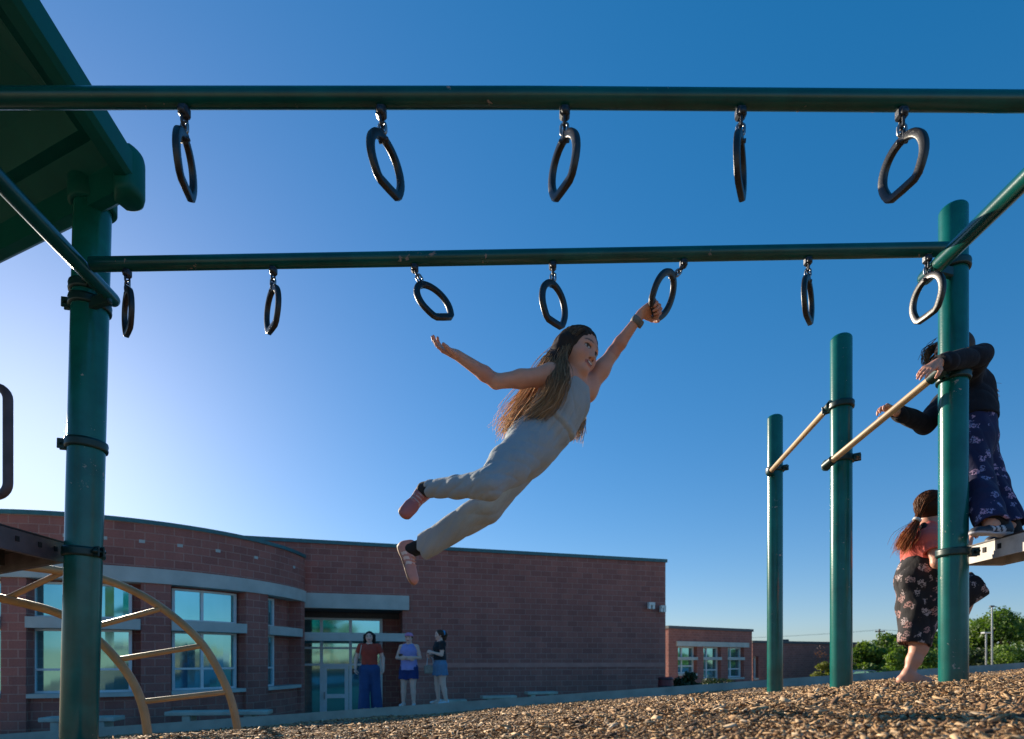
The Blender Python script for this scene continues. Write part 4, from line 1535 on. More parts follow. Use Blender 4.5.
# ------------------------------------------------------------------ poles, wires, cars
M_WOOD = plain('weathered_pole', (.10, .085, .07), .9, .2, 4)
q = P(879.5, 629, 75); zg = float(ground_z(q[0], 75)) - .2
up = thing('utility_pole', (q[0], 75, zg), 'wooden utility pole with one crossarm above the far trees', 'pole')
m = MB(); m.tube([(q[0], 75, zg), (q[0], 75, q[2])], [.16, .11], 10); m.build('pole', M_WOOD, up)
m = MB(); m.box((q[0], 74.9, q[2] - .35), (1.3, .1, .14)); m.build('crossarm', M_WOOD, up)
m = MB()
for s in (-.55, 0, .55):
    m.lathe((q[0] + s, 74.9, q[2] - .28), [(.05, 0), (.06, .08), (.03, .16), (.001, .17)], (0, 0, 1), 8)
m.build('insulator', M_STEEL, up)
for s, lb in ((-.55, 'thin overhead wire at the outer left of the utility pole'), (.55, 'thin overhead wire at the inner right of the utility pole')):
    pts = []
    for k in range(25):
        t = k / 24 * 2 - 1
        pts.append((q[0] + s + t * 38, 75 + t * -14, q[2] - .12 + (-.8 * (1 - (2 * abs(t) - 1) ** 2)) * .8 - .6 * abs(t)))
    m = MB(); m.tube(pts, .011, 5)
    tag(m.build('overhead_wire', M_CHAIN), lb, 'wire', 'overhead wires')
q = P(992, 607, 36); zg = float(ground_z(q[0], 36)) - .2
lpq = thing('light_pole', (q[0], 36, zg), 'tall slim grey light pole with a small lamp head in front of the trees', 'light pole')
m = MB(); m.tube([(q[0], 36, zg), (q[0], 36, q[2])], [.06, .042], 10); m.build('pole', M_STEEL, lpq)
m = MB(); m.box((q[0] - .05, 35.95, q[2] + .04), (.26, .18, .10), bev=.03); m.build('lamp_head', M_CHAIN, lpq)
q = P(986, 633.5, 35); zg = float(ground_z(q[0], 35)) - .2
fl = thing('flat_lamp', (q[0], 35, zg), 'short grey lamp post with a wide flat head beside the taller light pole', 'lamp post')
m = MB(); m.tube([(q[0], 35, zg), (q[0], 35, q[2])], .045, 10); m.build('pole', M_STEEL, fl)
m = MB(); m.box((q[0], 35, q[2] + .04), (.42, .32, .10), bev=.03); m.build('lamp_head', plain('pale_metal', (.4, .42, .45), .5), fl)


def car(px, d, colr, label):
    q = P(px, 668, d); x = q[0]; zg = float(ground_z(x, d)) - .06
    t = thing('parked_car', (x, d, zg), label, 'car', 'cars parked beyond the kerb')
    prof = [(-2.2, .35), (-2.15, .75), (-1.35, .88), (-.75, 1.32), (.65, 1.36), (1.35, .95), (2.1, .85), (2.2, .4)]
    m = MB(); n = len(prof)
    for sgn in (1,):
        a = [(x + px_, d - .82, zg + pz) for px_, pz in prof]; b_ = [(x + px_, d + .82, zg + pz) for px_, pz in prof]
        m.faces(a + b_, [tuple(range(n))[::-1], tuple(range(n, 2 * n))] + [(i, (i + 1) % n, n + (i + 1) % n, n + i) for i in range(n)])
    m.build('body', paint('car_paint_' + label.split()[0], colr, .25), t)
    g2 = MB()
    for y_ in (-.825, .825):
        for pa in ([(-1.15, .92), (-.68, 1.26), (-.05, 1.29), (-.05, .92)], [(.05, .92), (.05, 1.29), (.6, 1.29), (1.1, .95)]):
            pp = [(x + u, d + y_, zg + v) for u, v in pa]; pq = [(a_, b2 + math.copysign(.01, y_), c2) for a_, b2, c2 in pp]
            g2.faces(pp + pq, [(0, 1, 2, 3), (7, 6, 5, 4), (0, 4, 5, 1), (1, 5, 6, 2), (2, 6, 7, 3), (3, 7, 4, 0)])
    g2.build('window', m_glass, t)
    for u in (-1.35, 1.35):
        for y_ in (-.8, .8):
            w_ = MB(); w_.lathe((x + u, d + y_, zg + .32), [(.0, -.1), (.2, -.1), (.31, -.09), (.32, 0), (.31, .09), (.2, .1), (0, .1)], (0, 1, 0), 20); w_.build('wheel', M_BLACK, t)


car(858, 41, (.35, .37, .40), 'silver parked car just right of the middle post')
car(871, 44, (.02, .025, .04), 'dark parked car behind the silver one beyond the kerb')
# ------------------------------------------------------------------ people
M_SKIN = attr_mat('skin', .5, .12)
M_SHOE = attr_mat('shoe_leather', .6, 0, 300, .15)
M_HAIR = attr_mat('hair', .48, 0, 0, 0, .42)
M_HAIR.node_tree.nodes['Principled BSDF'].inputs['Specular IOR Level'].default_value = .3
SKIN = (.61, .295, .20)
SKIN2 = (.74, .45, .35)


def J(px, py, d):
    return P(px, py, d)


# ---------- the girl swinging from the ring
girl = thing('person', J(540, 440, 2.36), 'long haired girl in grey jumpsuit and pink sneakers swinging from a ring by one hand', 'person')
H = .207
hc = J(577.5, 354, 2.35)
HR = head_axes((.73, -.65, -.15), (.30, .02, 1))
pel, wai, che, nkb = J(531, 444, 2.36), J(551, 424, 2.36), J(565, 399, 2.36), J(570, 383, 2.37)
T = unit(nkb - pel); N = unit(np.array([.62, -.76, 0]) - T * np.dot(T, (.62, -.76, 0))); Sd = np.cross(T, N)   # own left
shR, elR, wrR = J(550, 376, 2.27), J(496, 381.5, 2.20), J(457, 355, 2.18)
shL, elL, wrL = J(586, 391, 2.44), J(613, 353, 2.44), J(637, 320, 2.39)
hiR, knR, anR = J(527, 449, 2.29), J(488, 484.5, 2.07), J(431, 489, 2.27)
hiL, knL, anL = J(533, 452, 2.41), J(486, 508, 2.39), J(422, 548, 2.43)

S = Sdf()
add_head(S, hc, HR, H)
S.rc(hc + H * (np.array([-.10, 0, -.22]) @ HR), .044, nkb, .047, .03)
S.rc(nkb - T * .005, .045, che, .060, .04, N, .75)
S.rc(shR, .042, shL, .040, .04)
S.rc(che, .098, wai, .085, .05, N, .7)
S.rc(wai, .082, pel, .088, .05, N, .75)
S.chain([nkb, (nkb + shR) / 2 + T * .005, shR], [.035, .038, .040], .03)
S.chain([nkb, (nkb + shL) / 2 + T * .005, shL], [.035, .036, .038], .03)
S.chain([shR, shR * .45 + elR * .55, elR], [.040, .033, .027], .02)
S.chain([elR, elR * .7 + wrR * .3, wrR], [.027, .0275, .019], .012)
S.chain([shL, shL * .45 + elL * .55, elL], [.042, .034, .027], .03)
S.chain([elL, elL * .7 + wrL * .3, wrL], [.027, .027, .0185], .012)
S.chain([hiR, knR, anR], [.066, .040, .026], .03)
S.chain([hiL, knL, anL], [.062, .042, .03], .03)
fR = unit(J(434, 346, 2.15) - wrR)
add_hand(S, wrR, fR, (.35, -.55, .75), .128, [.30, .32, .36, .45], -1, .13, .15)
bdir = unit(BAR_U)
fL = unit(BAR - wrL); fL = unit(fL - bdir * np.dot(fL, bdir) * .9)
nL = unit(np.cross(bdir, fL)); nL = nL if nL[0] > 0 else -nL
sideL = np.cross(fL, nL)
add_hand(S, BAR - fL * .052 - nL * .020, fL, nL, .140, 1.25, 1, .0, .9)
S.rc(wrL, .019, BAR - fL * .052 - nL * .020, .019, .01)


def paint_girl(V):
    col = np.tile(np.array(SKIN), (len(V), 1))
    head_paint(V, col, hc, HR, H, smile=True, gaze=-.012)
    for w_, f_, wrr in ((wrR, fR, .10), (BAR - fL * .07, fL, .10)):
        q = V - w_
        r = np.linalg.norm(q, axis=1)
        k = np.clip((r - .05) / .09, 0, 1) * (r < .17)
        col[:] = col * (1 - .35 * k[:, None]) + np.array((.50, .14, .10)) * .35 * k[:, None]
    return col


S.build('body', J(420, 600, 2.0), J(665, 290, 2.6), .0029, M_SKIN, girl, paint_girl)

# jumpsuit: sleeveless top and loose trousers in one
M_SUIT = cloth_mat('grey_jumpsuit', (.315, .365, .40), .08, 700, .75)
C = Sdf()
C.rc(che + T * .035, .086, che - T * .02, .107, .03, N, .76)
C.rc(che - T * .02, .107, wai, .098, .04, N, .76)
C.rc(wai, .094, pel + T * .01, .102, .05, N, .80)
C.rc(che + T * .02 - Sd * .055, .055, nkb - Sd * .052 + N * .006, .043, .03)
C.rc(che + T * .02 + Sd * .055, .055, nkb + Sd * .050 + N * .006 - T * .01, .043, .03)
C.rc(pel, .102, pel - T * .03, .096, .04, N, .82)
hemR = anR + unit(anR - knR) * .005
C.rc(hiR + T * .02, .090, hiR * .5 + knR * .5, .078, .05); C.rc(hiR * .5 + knR * .5, .075, knR, .053, .03)
C.rc(knR, .053, knR * .5 + hemR * .5, .042, .02); C.rc(knR * .5 + hemR * .5, .042, hemR, .035, .02, cut=True)
hemL = anL + unit(anL - knL) * .012
C.rc(hiL + T * .02, .076, knL, .064, .05); C.rc(knL, .066, hemL, .053, .02, cut=True)
dR, dL = unit(hemR - knR), unit(hemL - knL)
C.rc(hemR - dR * .05, .028, hemR + dR * .03, .033, .003, sub=True)
C.rc(hemL - dL * .06, .040, hemL + dL * .03, .047, .003, sub=True)
# armholes and neck
C.ell(shR + (shR - shL) * .18, (.070, .070, .070), k=.008, sub=True)
C.ell(shL + (shL - shR) * .16, (.068, .068, .068), k=.008, sub=True)
C.ell(nkb + T * .032 + N * .02, (.062, .062, .055), k=.008, sub=True)


def ridge(x):
    """sharp valleys, broad crests"""
    return np.abs(np.sin(x)) ** .55 - .6


def suit_wr(p):
    """thin cloth: long soft drape lines, a gathered waist and pull folds at the bent knee"""
    warp = wrinkle(.5, (11, 8, 9), .3)(p)
    w = wrinkle(.0012, (24, 15, 19), .7)(p)
    ax = (p - wai) @ T; sd_ = (p - wai) @ Sd; nn_ = (p - wai) @ N
    # blouse over the waist seam, with gathers running out of it
    w = w - .0065 * np.exp(-((ax - .012) / .014) ** 2) + .0045 * np.exp(-((ax + .008) / .006) ** 2)
    g = np.exp(-((ax + .045) / .05) ** 2) + .7 * np.exp(-((ax - .04) / .04) ** 2)
    w = w - g * .0085 * ridge(sd_ * 70 + nn_ * 26 + warp)
    # pull lines across the chest towards the raised arm
    gb = np.exp(-((ax - .10) / .05) ** 2)
    w = w - gb * .0060 * ridge((ax * .75 + sd_ * .65) * 46 + 1.2 * warp)
    for kn, an, hi, amp in ((knR, hemR, hiR, .52), (knL, hemL, hiL, .8)):
        d1 = unit(kn - hi); d2 = unit(an - kn); side2 = unit(np.cross(d2, N)); side1 = unit(np.cross(d1, N))
        q = p - kn; t2 = q @ d2; L2 = np.linalg.norm(an - kn)
        near2 = np.clip(1.4 - np.linalg.norm(q - np.clip(t2, 0, L2)[:, None] * d2, axis=1) / .08, 0, 1)
        w = w - amp * .0100 * near2 * ridge((q @ side2) * 58 + t2 * 25 + 2.2 * warp)
        q1 = p - hi; t1 = q1 @ d1; L1 = np.linalg.norm(kn - hi)
        near1 = np.clip(1.4 - np.linalg.norm(q1 - np.clip(t1, 0, L1)[:, None] * d1, axis=1) / .11, 0, 1)
        w = w - amp * .0095 * near1 * ridge((q1 @ side1) * 46 - t1 * 29 + 2.0 * warp)
    r = np.linalg.norm(p - knR, axis=1); d2 = unit(hemR - knR)
    w = w - .0055 * np.exp(-(r / .085) ** 2) * ridge(((p - knR) @ d2) * 66 + ((p - knR) @ N) * 20 + warp)
    return w


C.wr = suit_wr
C.build('jumpsuit', J(395, 600, 1.92), J(625, 365, 2.6), .0030, M_SUIT, girl, None, 1)
# pearl at the neck, wristband, socks, sneakers
M_SOCK = cloth_mat('black_sock', (.012, .012, .014), .2)
for kn, an, nm in ((knR, anR, 'R'), (knL, anL, 'L')):
    d_ = unit(an - kn)
    toe = unit(J(404, 519, 2.14) - anR) if nm == 'R' else unit(J(414, 580, 2.38) - J(402, 545, 2.44))
    upv = unit(np.array([.55, -.62, .35])) if nm == 'R' else unit((.92, -.30, .35))
    ank = anR + d_ * .03 if nm == 'R' else J(412.5, 549, 2.42)
    s_ = Sdf(); s_.rc(an - d_ * .03, .033, ank + d_ * .01, .032, .01); s_.build('sock', ank - .13, ank + .13, .004, M_SOCK, girl)
    sh_ = Sdf(); fr = add_shoe(sh_, ank, toe, upv, .198)
    up_c, st_c = ((.45, .15, .145), (.60, .38, .35)) if nm == 'R' else ((.54, .25, .21), (.74, .60, .54))
    sh_.build('sneaker', ank - .26, ank + .26, .0032, M_SHOE, girl, lambda V, fr=fr, u_=up_c, s2=st_c: shoe_paint(V, fr, .198, u_, (.30, .15, .085), (.68, .50, .46), s2))
m = MB(); d_ = unit(wrL - elL)
m.lathe(wrL - d_ * .004, [(.0185, -.014), (.0225, -.013), (.0240, 0), (.0225, .013), (.0185, .014)], d_, 24)
m.box(wrL - d_ * .004 + unit(np.cross(d_, (0, 1, 0))) * -.0245, (.016, .022, .024), [unit(np.cross(d_, (0, 1, 0))), (0, 1, 0), d_], bev=.004)
m.build('wristband', plain('grey_wristband', (.16, .16, .15), .7), girl)

# hair
hs = Sdf()
hs.ell(hc + H * (np.array([-.075, 0, .125]) @ HR), np.array((.465, .385, .425)) * H, HR, 0)
hs.rc(hc + H * (np.array([-.22, -.10, -.05]) @ HR), .065, hc + H * (np.array([-.34, -.30, -.42]) @ HR), .045, .04)
hs.rc(hc + H * (np.array([-.10, -.30, .05]) @ HR), .035, hc + H * (np.array([-.10, -.36, -.40]) @ HR), .022, .03)
fp = hc + H * (np.array([.44, 0, -.31]) @ HR)
hs.ell(fp, np.array((.37, .37, .60)) * H, HR, .02, True)
hs.wr = lambda p: .0016 * np.sin((((p - hc) @ HR.T) @ np.array([30, 260, 60])) + 2 * np.sin(((p - hc) @ HR.T) @ np.array([60, 20, 50])))


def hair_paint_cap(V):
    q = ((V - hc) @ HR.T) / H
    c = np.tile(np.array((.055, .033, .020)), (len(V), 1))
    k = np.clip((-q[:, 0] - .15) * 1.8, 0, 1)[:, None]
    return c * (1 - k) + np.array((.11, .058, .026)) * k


hair = hs.build('hair', hc - .26, hc + .26, .0035, M_HAIR, girl, hair_paint_cap)


sunlit_gains = []


def girl_strands():
    rng = np.random.default_rng(21)
    out = []
    Wl = lambda f, l, u: hc + H * (np.array([f, l, u]) @ HR)
    for i in range(2100):
        wv = .006
        side = rng.random()
        on = lambda v, k_=1.02: Wl(-.075 + .465 * v[0] * k_, .385 * v[1] * k_, .125 + .425 * v[2] * k_)
        u1, u2, u3 = rng.normal(size=3)
        if side < .27:          # one thick lock falls in front of her right shoulder
            v0 = unit((rng.uniform(-.3, .62), -abs(rng.normal(.25, .3)), .75))
            v2 = unit((rng.normal(-.02, .14), -.95, rng.normal(-.45, .14)))
            v1 = unit(v0 + v2)
            L_ = rng.uniform(.3, 1.0)
            b_ = J(560 + 4.2 * u1, 374 + 2 * u2, 2.235 + .018 * u3)
            c_ = J(557 + 5 * u1, 389 + 3 * u2, 2.232 + .02 * u3)
            d_ = J(548 + 6 * u1, 404 + 4 * u2, 2.245 + .02 * u3)
            e_ = J(535 + 7 * u1 + 3 * u3, 418 + 4 * u2, 2.262 + .02 * u3)
            st = [on(v0, 1.012), on(v1, 1.045 + .02 * rng.random()), on(v2, 1.05 + .06 * rng.random()), b_, c_, d_, d_ * (1 - L_) + e_ * L_]
            wv = .0085
        elif side < .94:        # the rest streams behind the shoulder, under the trailing arm
            v0 = unit((rng.uniform(-.9, .35), rng.uniform(-.75, .5), rng.uniform(.25, .9)))
            v2 = unit((rng.normal(-.78, .14), rng.normal(-.45, .22), rng.normal(-.30, .16)))
            v1 = unit(v0 + v2)
            L_ = rng.uniform(.25, 1.0)
            b_ = J(551 + 3.5 * u1, 362 + 3 * u2, 2.345 + .03 * u3)
            c_ = J(543 + 6.5 * u1, 385 + 4 * u2, 2.385 + .035 * u3)
            d_ = J(531 + 8.5 * u1, 405 + 4 * u2, 2.385 + .04 * u3)
            e_ = J(521 + 8.5 * u1 + 3 * rng.normal(), 420 + 4 * u2, 2.37 + .045 * u3)
            f_ = J(514 + 8 * u1 + 5 * rng.normal(), 433 + 5 * u2, 2.36 + .05 * u3)
            st = [on(v0, 1.012), on(v1, 1.045), on(v2, 1.06 + .08 * rng.random()), b_, c_, d_, d_ * (1 - L_) + e_ * L_]
            if L_ > .6:
                st.append(e_ * .3 + f_ * .7)
            wv = .0130
        else:                   # far side, seen past her ribs
            root = Wl(-.25 + rng.normal(0, .08), .30, rng.uniform(-.1, .2))
            u1 = rng.normal()
            st = [root, J(572 + 3 * u1, 380, 2.47), J(578 + 3 * u1, 402, 2.50), J(580 + 3 * u1, 420, 2.50), J(576 + 4.5 * u1, 436 + 4 * rng.normal(), 2.49 + .02 * rng.normal())]
        ph = round(2 * rng.random()) * 2.1 + rng.normal(0, .5)
        for k in range(3, len(st)):     # loose waves
            st[k] = st[k] + np.array([math.sin(k * 2.4 + ph), 0, math.cos(k * 2.1 + ph)]) * wv
        out.append(st); sunlit_gains.append(1.35 if wv > .01 else .95)  # rear locks coloured brighter, sunlight from behind painted into the hair
    return out


lk_ = hair_mesh('lock', girl_strands(), .0022, .0008, M_HAIR, girl, (.080, .050, .031), (.60, .43, .27), .35, 24, sunlit_gains)
lk_.name = 'loose_hair'


# ---------- the two children by the tall post
def kid_hair_cap(S_, c, R, H_, full=1.0):
    S_.ell(c + H_ * (np.array([-.08, 0, .13]) @ R), np.array((.47, .395, .43)) * H_, R, 0)
    S_.ell(c + H_ * (np.array([.42, 0, -.28]) @ R), np.array((.37, .38, .60)) * H_, R, .015, True)


kid = thing('person', J(980, 545, 2.62), 'child in navy hoodie and dark blue floral trousers hugging the tall post from the deck', 'person')
kh = .195
kc = J(952.5, 353, 2.80); KR = head_axes((-.90, -.30, -.05), (0, 0, 1))
k_pel, k_wai, k_che, k_nk = J(970, 436, 2.66), J(969, 412, 2.68), J(966, 386, 2.72), J(958, 369, 2.78)
kT = unit(k_nk - k_pel); kN = unit(np.array([-.95, -.3, 0])); kN = unit(kN - kT * np.dot(kN, kT))
ksh, kel, kwr = J(967, 373, 2.62), J(980, 356, 2.46), J(938, 363, 2.37)
fsh, fel, fwr = J(957, 388, 2.86), J(925, 424, 2.82), J(896, 412, 2.74)
k1h, k1k, k1a = J(969, 445, 2.62), J(977, 482, 2.54), J(992, 525, 2.40)
k2h, k2k, k2a = J(976, 445, 2.72), J(992, 484, 2.66), J(1010, 526, 2.57)
S = Sdf()
add_head(S, kc, KR, kh)
S.rc(kc - np.array([0, 0, .05]), .043, k_nk, .045, .03)
S.chain([k_nk, k_che, k_wai, k_pel], [.05, .085, .078, .09], .04)
S.chain([ksh, kel, kwr], [.036, .028, .02], .02); S.chain([fsh, fel, fwr], [.036, .028, .02], .02)
S.rc(ksh, .036, k_che, .06, .04); S.rc(fsh, .036, k_che, .06, .04)
S.chain([k1h, k1k, k1a], [.07, .045, .03], .02); S.chain([k2h, k2k, k2a], [.07, .045, .03], .02)
add_hand(S, kwr, unit(J(920, 373, 2.36) - kwr), (-.1, .5, -.8), .118, [.25, .28, .3, .35], 1, .05, .3)
barK = P(886, 411.5, 2.75)
bu = unit(P(937, 374, 2.44) - P(828, 464, 3.05))
fk = unit(np.array([-.8, .1, .3]) - bu * np.dot(bu, (-.8, .1, .3)))
add_hand(S, fwr, unit(barK + np.array([0, 0, .02]) - fwr), (0, -.1, -1), .118, [.75, .8, .85, .9], -1, .03, .7)


def kp(V):
    col = np.tile(np.array(SKIN), (len(V), 1)); return head_paint(V, col, kc, KR, kh, smile=False)


S.build('body', J(870, 545, 2.25), J(1030, 325, 2.95), .0042, M_SKIN, kid, kp)
M_NAVY = cloth_mat('navy_hoodie', (.0055, .0065, .015), .25, 500, .6, .95)
C = Sdf()
C.chain([k_che + kT * .04, k_che - kT * .02, k_wai, k_wai - kT * .055], [.070, .098, .100, .102], .04)
C.rc(ksh, .058, kel, .045, .03); C.rc(kel, .045, kwr + unit(kel - kwr) * .005, .034, .02, cut=True)
C.rc(fsh, .056, fel, .045, .03); C.rc(fel, .045, fwr + unit(fel - fwr) * .008, .034, .02, cut=True)
C.rc(ksh, .05, k_nk, .05, .04); C.rc(fsh, .05, k_nk, .05, .04)
C.rc(k_nk - kN * .03 - kT * .01, .052, k_nk - kN * .07 - kT * .03, .045, .03)
C.half(k_wai - kT * .075, -kT)
C.wr = lambda p: wrinkle(.0025, (28, 33, 21), 1.0)(p) - .0055 * ridge(p @ np.array([26., 20, 24]) + wrinkle(1.6, (19, 15, 17), .4)(p))
C.build('hoodie', J(880, 440, 2.25), J(1025, 335, 2.98), .0042, M_NAVY, kid)
M_KPANTS = cloth_mat('blue_floral_trousers', (.012, .014, .065), .25, 500, .45, spots=(.50, .32, .50), spot_scale=19, spot_size=.30, spot2=(.25, .25, .45))
C = Sdf()
C.rc(k_wai - kT * .04, .095, k_pel - kT * .03, .102, .03)
C.rc(k1h, .078, k1k, .060, .04); C.rc(k1k, .060, k1a + (k1k - k1a) * .0, .058, .02, cut=True)
C.rc(k2h, .078, k2k, .060, .04); C.rc(k2k, .060, k2a + (k2k - k2a) * .0, .058, .02, cut=True)
for kk, aa in ((k1k, k1a), (k2k, k2a)):
    e = aa; dd = unit(aa - kk)
    C.rc(e - dd * .06, .043, e + dd * .03, .051, .003, sub=True)
C.wr = lambda p: wrinkle(.003, (38, 30, 9), 1.7)(p) - .0055 * ridge(p @ np.array([40., 36, 9]) + wrinkle(1.2, (14, 12, 9), .9)(p))
C.build('trousers', J(950, 545, 2.3), J(1060, 400, 2.95), .0042, M_KPANTS, kid)
for an, kn, dv in ((k1a, k1k, .0), (k2a, k2k, .04)):
    ank = an + np.array([.035 - dv * .4, 0, -.012])
    ank[2] = rdk.location[2] + .057
    s_ = Sdf(); s_.rc(an + np.array([0, 0, .05]), .031, ank, .031, .01); s_.build('sock', ank - .12, ank + .14, .005, M_SOCK, kid)
    sh_ = Sdf(); fr = add_shoe(sh_, ank, (-.95, -.15, 0), (0, 0, 1), .185)
    sh_.build('sneaker', ank - .24, ank + .24, .0042, M_SHOE, kid, lambda V, fr=fr: shoe_paint(V, fr, .185, (.02, .022, .035), (.45, .45, .5), (.05, .05, .06), (.55, .55, .6)))
hs = Sdf(); kid_hair_cap(hs, kc, KR, kh)
hs.build('hair', kc - .16, kc + .16, .005, M_HAIR, kid, lambda V: np.tile(np.array((.10, .058, .034)), (len(V), 1)))
rng = np.random.default_rng(4)
st = []
for i in range(260):
    v0 = unit((-.9, rng.uniform(-.6, .6), rng.uniform(-.2, .6)))
    r = kc + kh * (np.array([-.08 + .46 * v0[0], .39 * v0[1], .13 + .42 * v0[2]]) @ KR)
    u1 = rng.normal()
    st.append([r, J(972 + 3 * u1, 362, 2.82 + .03 * rng.normal()), J(982 + 3 * u1, 380, 2.84 + .03 * rng.normal()), J(990 + 4 * u1 + 2 * rng.normal(), 396 + 4 * rng.normal(), 2.85)])
for i in range(160):
    r = kc + kh * (np.array([.16 + rng.normal(0, .05), -.30 + rng.normal(0, .04), .26 + rng.normal(0, .08)]) @ KR)
    st.append([r, r + kh * (np.array([.16 + rng.normal(0, .05), -.10, -.15]) @ KR), r + kh * (np.array([.20 + rng.normal(0, .07), -.10, -.4 + rng.normal(0, .06)]) @ KR)])
hair_mesh('loose_hair', st, .002, .0008, M_HAIR, kid, (.10, .058, .034), (.34, .20, .11), .3, 12)

# ---------- child in floral overalls climbing
kb = thing('person', J(905, 690, 3.2), 'child in coral shirt and black floral overalls climbing bare legged beside the tall post', 'person')
bh = .195; DB = 3.15
bc = J(934, 510, DB); BR = head_axes((.93, .25, .15), (.05, 0, 1))
b_pel, b_wai, b_che, b_nk = J(921, 602, DB), J(920, 576, DB), J(924, 549, DB), J(929, 529, DB)
bT = unit(b_nk - b_pel)
n1s, n1e, n1w = J(931, 539, DB - .10), J(937, 563, DB - .16), J(958, 572, DB - .20)
n2s, n2e, n2w = J(935, 537, DB + .1), J(955, 555, DB + .12), J(968, 545, DB + .1)
l1h, l1k = J(915, 610, DB), J(919, 648, DB - .02)
gz = float(chip_z(np.array(J(905, 690, DB)[0]), np.array(DB)))
l1a = J(908, 682, DB - .02); l1a[2] = gz + .068
l2h, l2k, l2a = J(930, 608, DB + .03), J(968, 592, DB - .05), J(954, 634, DB + .08)
S = Sdf()
add_head(S, bc, BR, bh)
S.rc(bc - np.array([.02, 0, .05]), .042, b_nk, .043, .03)
S.chain([b_nk, b_che, b_wai, b_pel], [.05, .082, .08, .09], .04)
S.chain([n1s, n1e, n1w], [.036, .026, .019], .02); S.chain([n2s, n2e, n2w], [.036, .026, .019], .02)
S.rc(n1s, .036, b_nk, .04, .04); S.rc(n2s, .036, b_nk, .04, .04)
S.chain([l1h, l1k, l1k * .55 + l1a * .45, l1a], [.070, .042, .036, .025], .02); S.chain([l2h, l2k, l2a], [.075, .047, .03], .02)
add_hand(S, n1w, unit(n2w - n1w + (0, 0, .05)), (0, 1, 0), .115, .8, 1); add_hand(S, n2w, (.3, .1, 1), (1, 0, 0), .115, .9, 1)


def bare_foot(S_, an, toe, L_):
    t = unit(toe); dn = np.array([0, 0, -1.0])
    sd = np.cross(t, dn)
    S_.rc(an, .028, an - t * .03 + dn * .03, .024, .015)
    S_.rc(an, .027, an + t * L_ * .45 + dn * .032, .020, .02)
    S_.rc(an - t * .03 + dn * .032, .022, an + t * L_ * .5 + dn * .038, .019, .02, sd, 1.35)
    for k in range(5):
        b0 = an + t * L_ * (.52 - .02 * abs(k - 1)) + dn * .040 + sd * (k - 2) * .0115
        S_.rc(b0, .011, b0 + t * L_ * (.15 - .022 * k), .0095 if k else .0115, .005)


bare_foot(S, l1a, (.95, -.3, 0), .19); bare_foot(S, l2a, (.5, .3, -.5), .19)


def bp_(V):
    col = np.tile(np.array(SKIN), (len(V), 1)); return head_paint(V, col, bc, BR, bh, smile=False)


S.build('body', J(885, 705, 2.85), J(1000, 485, 3.4), .0045, M_SKIN, kb, bp_)
M_CORAL = cloth_mat('coral_shirt', (.80, .16, .13), .15, 500, .4)
C = Sdf()
C.chain([b_nk - bT * .02, b_che, b_wai - bT * .0], [.065, .100, .095], .04)
C.rc(n1s, .052, n1s * .45 + n1e * .55, .052, .03, cut=True); C.rc(n2s, .05, n2s * .5 + n2e * .5, .05, .03, cut=True)
C.rc(n1s, .048, b_nk, .05, .03); C.rc(n2s, .048, b_nk, .05, .03)
e = n1s * .45 + n1e * .55; dd = unit(n1e - n1s); C.rc(e - dd * .03, .038, e + dd * .02, .043, .003, sub=True)
C.ell(b_nk + bT * .03, (.05, .05, .045), k=.01, sub=True)
C.half(b_wai, -bT)
C.wr = lambda p: -.005 * ridge(p @ np.array([30., 24, 26]) + wrinkle(1.5, (19, 15, 17), .4)(p))
C.build('shirt', J(900, 585, 2.9), J(965, 515, 3.4), .0042, M_CORAL, kb)
M_OVER = cloth_mat('black_floral_overalls', (.014, .012, .016), .25, 500, .45, spots=(.46, .36, .36), spot_scale=16, spot_size=.34, spot2=(.42, .22, .20))
C = Sdf()
C.rc(b_che - bT * .085, .100, b_wai - bT * .02, .112, .04)
C.rc(b_wai - bT * .02, .104, b_pel + np.array([.015, 0, 0]), .118, .06)
C.rc(l1h + np.array([.026, 0, 0]), .102, l1k + np.array([-.03, 0, .02]), .078, .06, cut=True)
C.rc(l2h, .115, l2k + np.array([.045, -.02, .045]), .075, .05, cut=True)
dd = unit(l2k + np.array([.045, -.02, .045]) - l2h); ee = l2k + np.array([.045, -.02, .045])
C.rc(ee - dd * .05, .058, ee + dd * .03, .068, .003, sub=True)
for s_ in (-1, 1):
    sd_ = np.array([-.2 * s_, -.9 * s_, 0]) * .055
    C.rc(b_che - bT * .03 + sd_ - np.array([.05, 0, 0]), .030, b_nk + sd_ * .9 - np.array([.035, 0, .0]), .026, .01, np.array([1., 0, 0]), .6)
dd = unit(l1k + np.array([-.03, 0, .02]) - l1h); ee = l1k + np.array([-.03, 0, .02])
C.rc(ee - dd * .06, .058, ee + dd * .03, .070, .003, sub=True)
C.half(b_che - bT * .0 , bT) if False else None
C.wr = lambda p: wrinkle(.004, (33, 30, 10), .9)(p) - .006 * ridge(p @ np.array([46., 38, 7]) + wrinkle(1.2, (14, 12, 9), .2)(p))
C.build('overalls', J(885, 660, 2.85), J(1000, 525, 3.45), .0045, M_OVER, kb)
sh_ = Sdf(); q = l1a + np.array([.05, -.015, -.052])
sh_.rc(q - np.array([.085, -.025, 0]), .036, q + np.array([.085, -.03, 0]), .042, .005, (0, 0, 1), .25)
sh_.rc(q + np.array([.04, -.055, .01]), .012, q + np.array([.05, .02, .012]), .012, .01)
sh_.build('sandal', q - .2, q + .2, .005, M_SOCK, kb)
hs = Sdf(); kid_hair_cap(hs, bc, BR, bh)
HB1, HB2, HBT = (.075, .032, .016), (.09, .04, .02), (.50, .19, .07)
hs.build('hair', bc - .16, bc + .16, .005, M_HAIR, kb, lambda V: np.tile(np.array(HB1), (len(V), 1)))
st = []
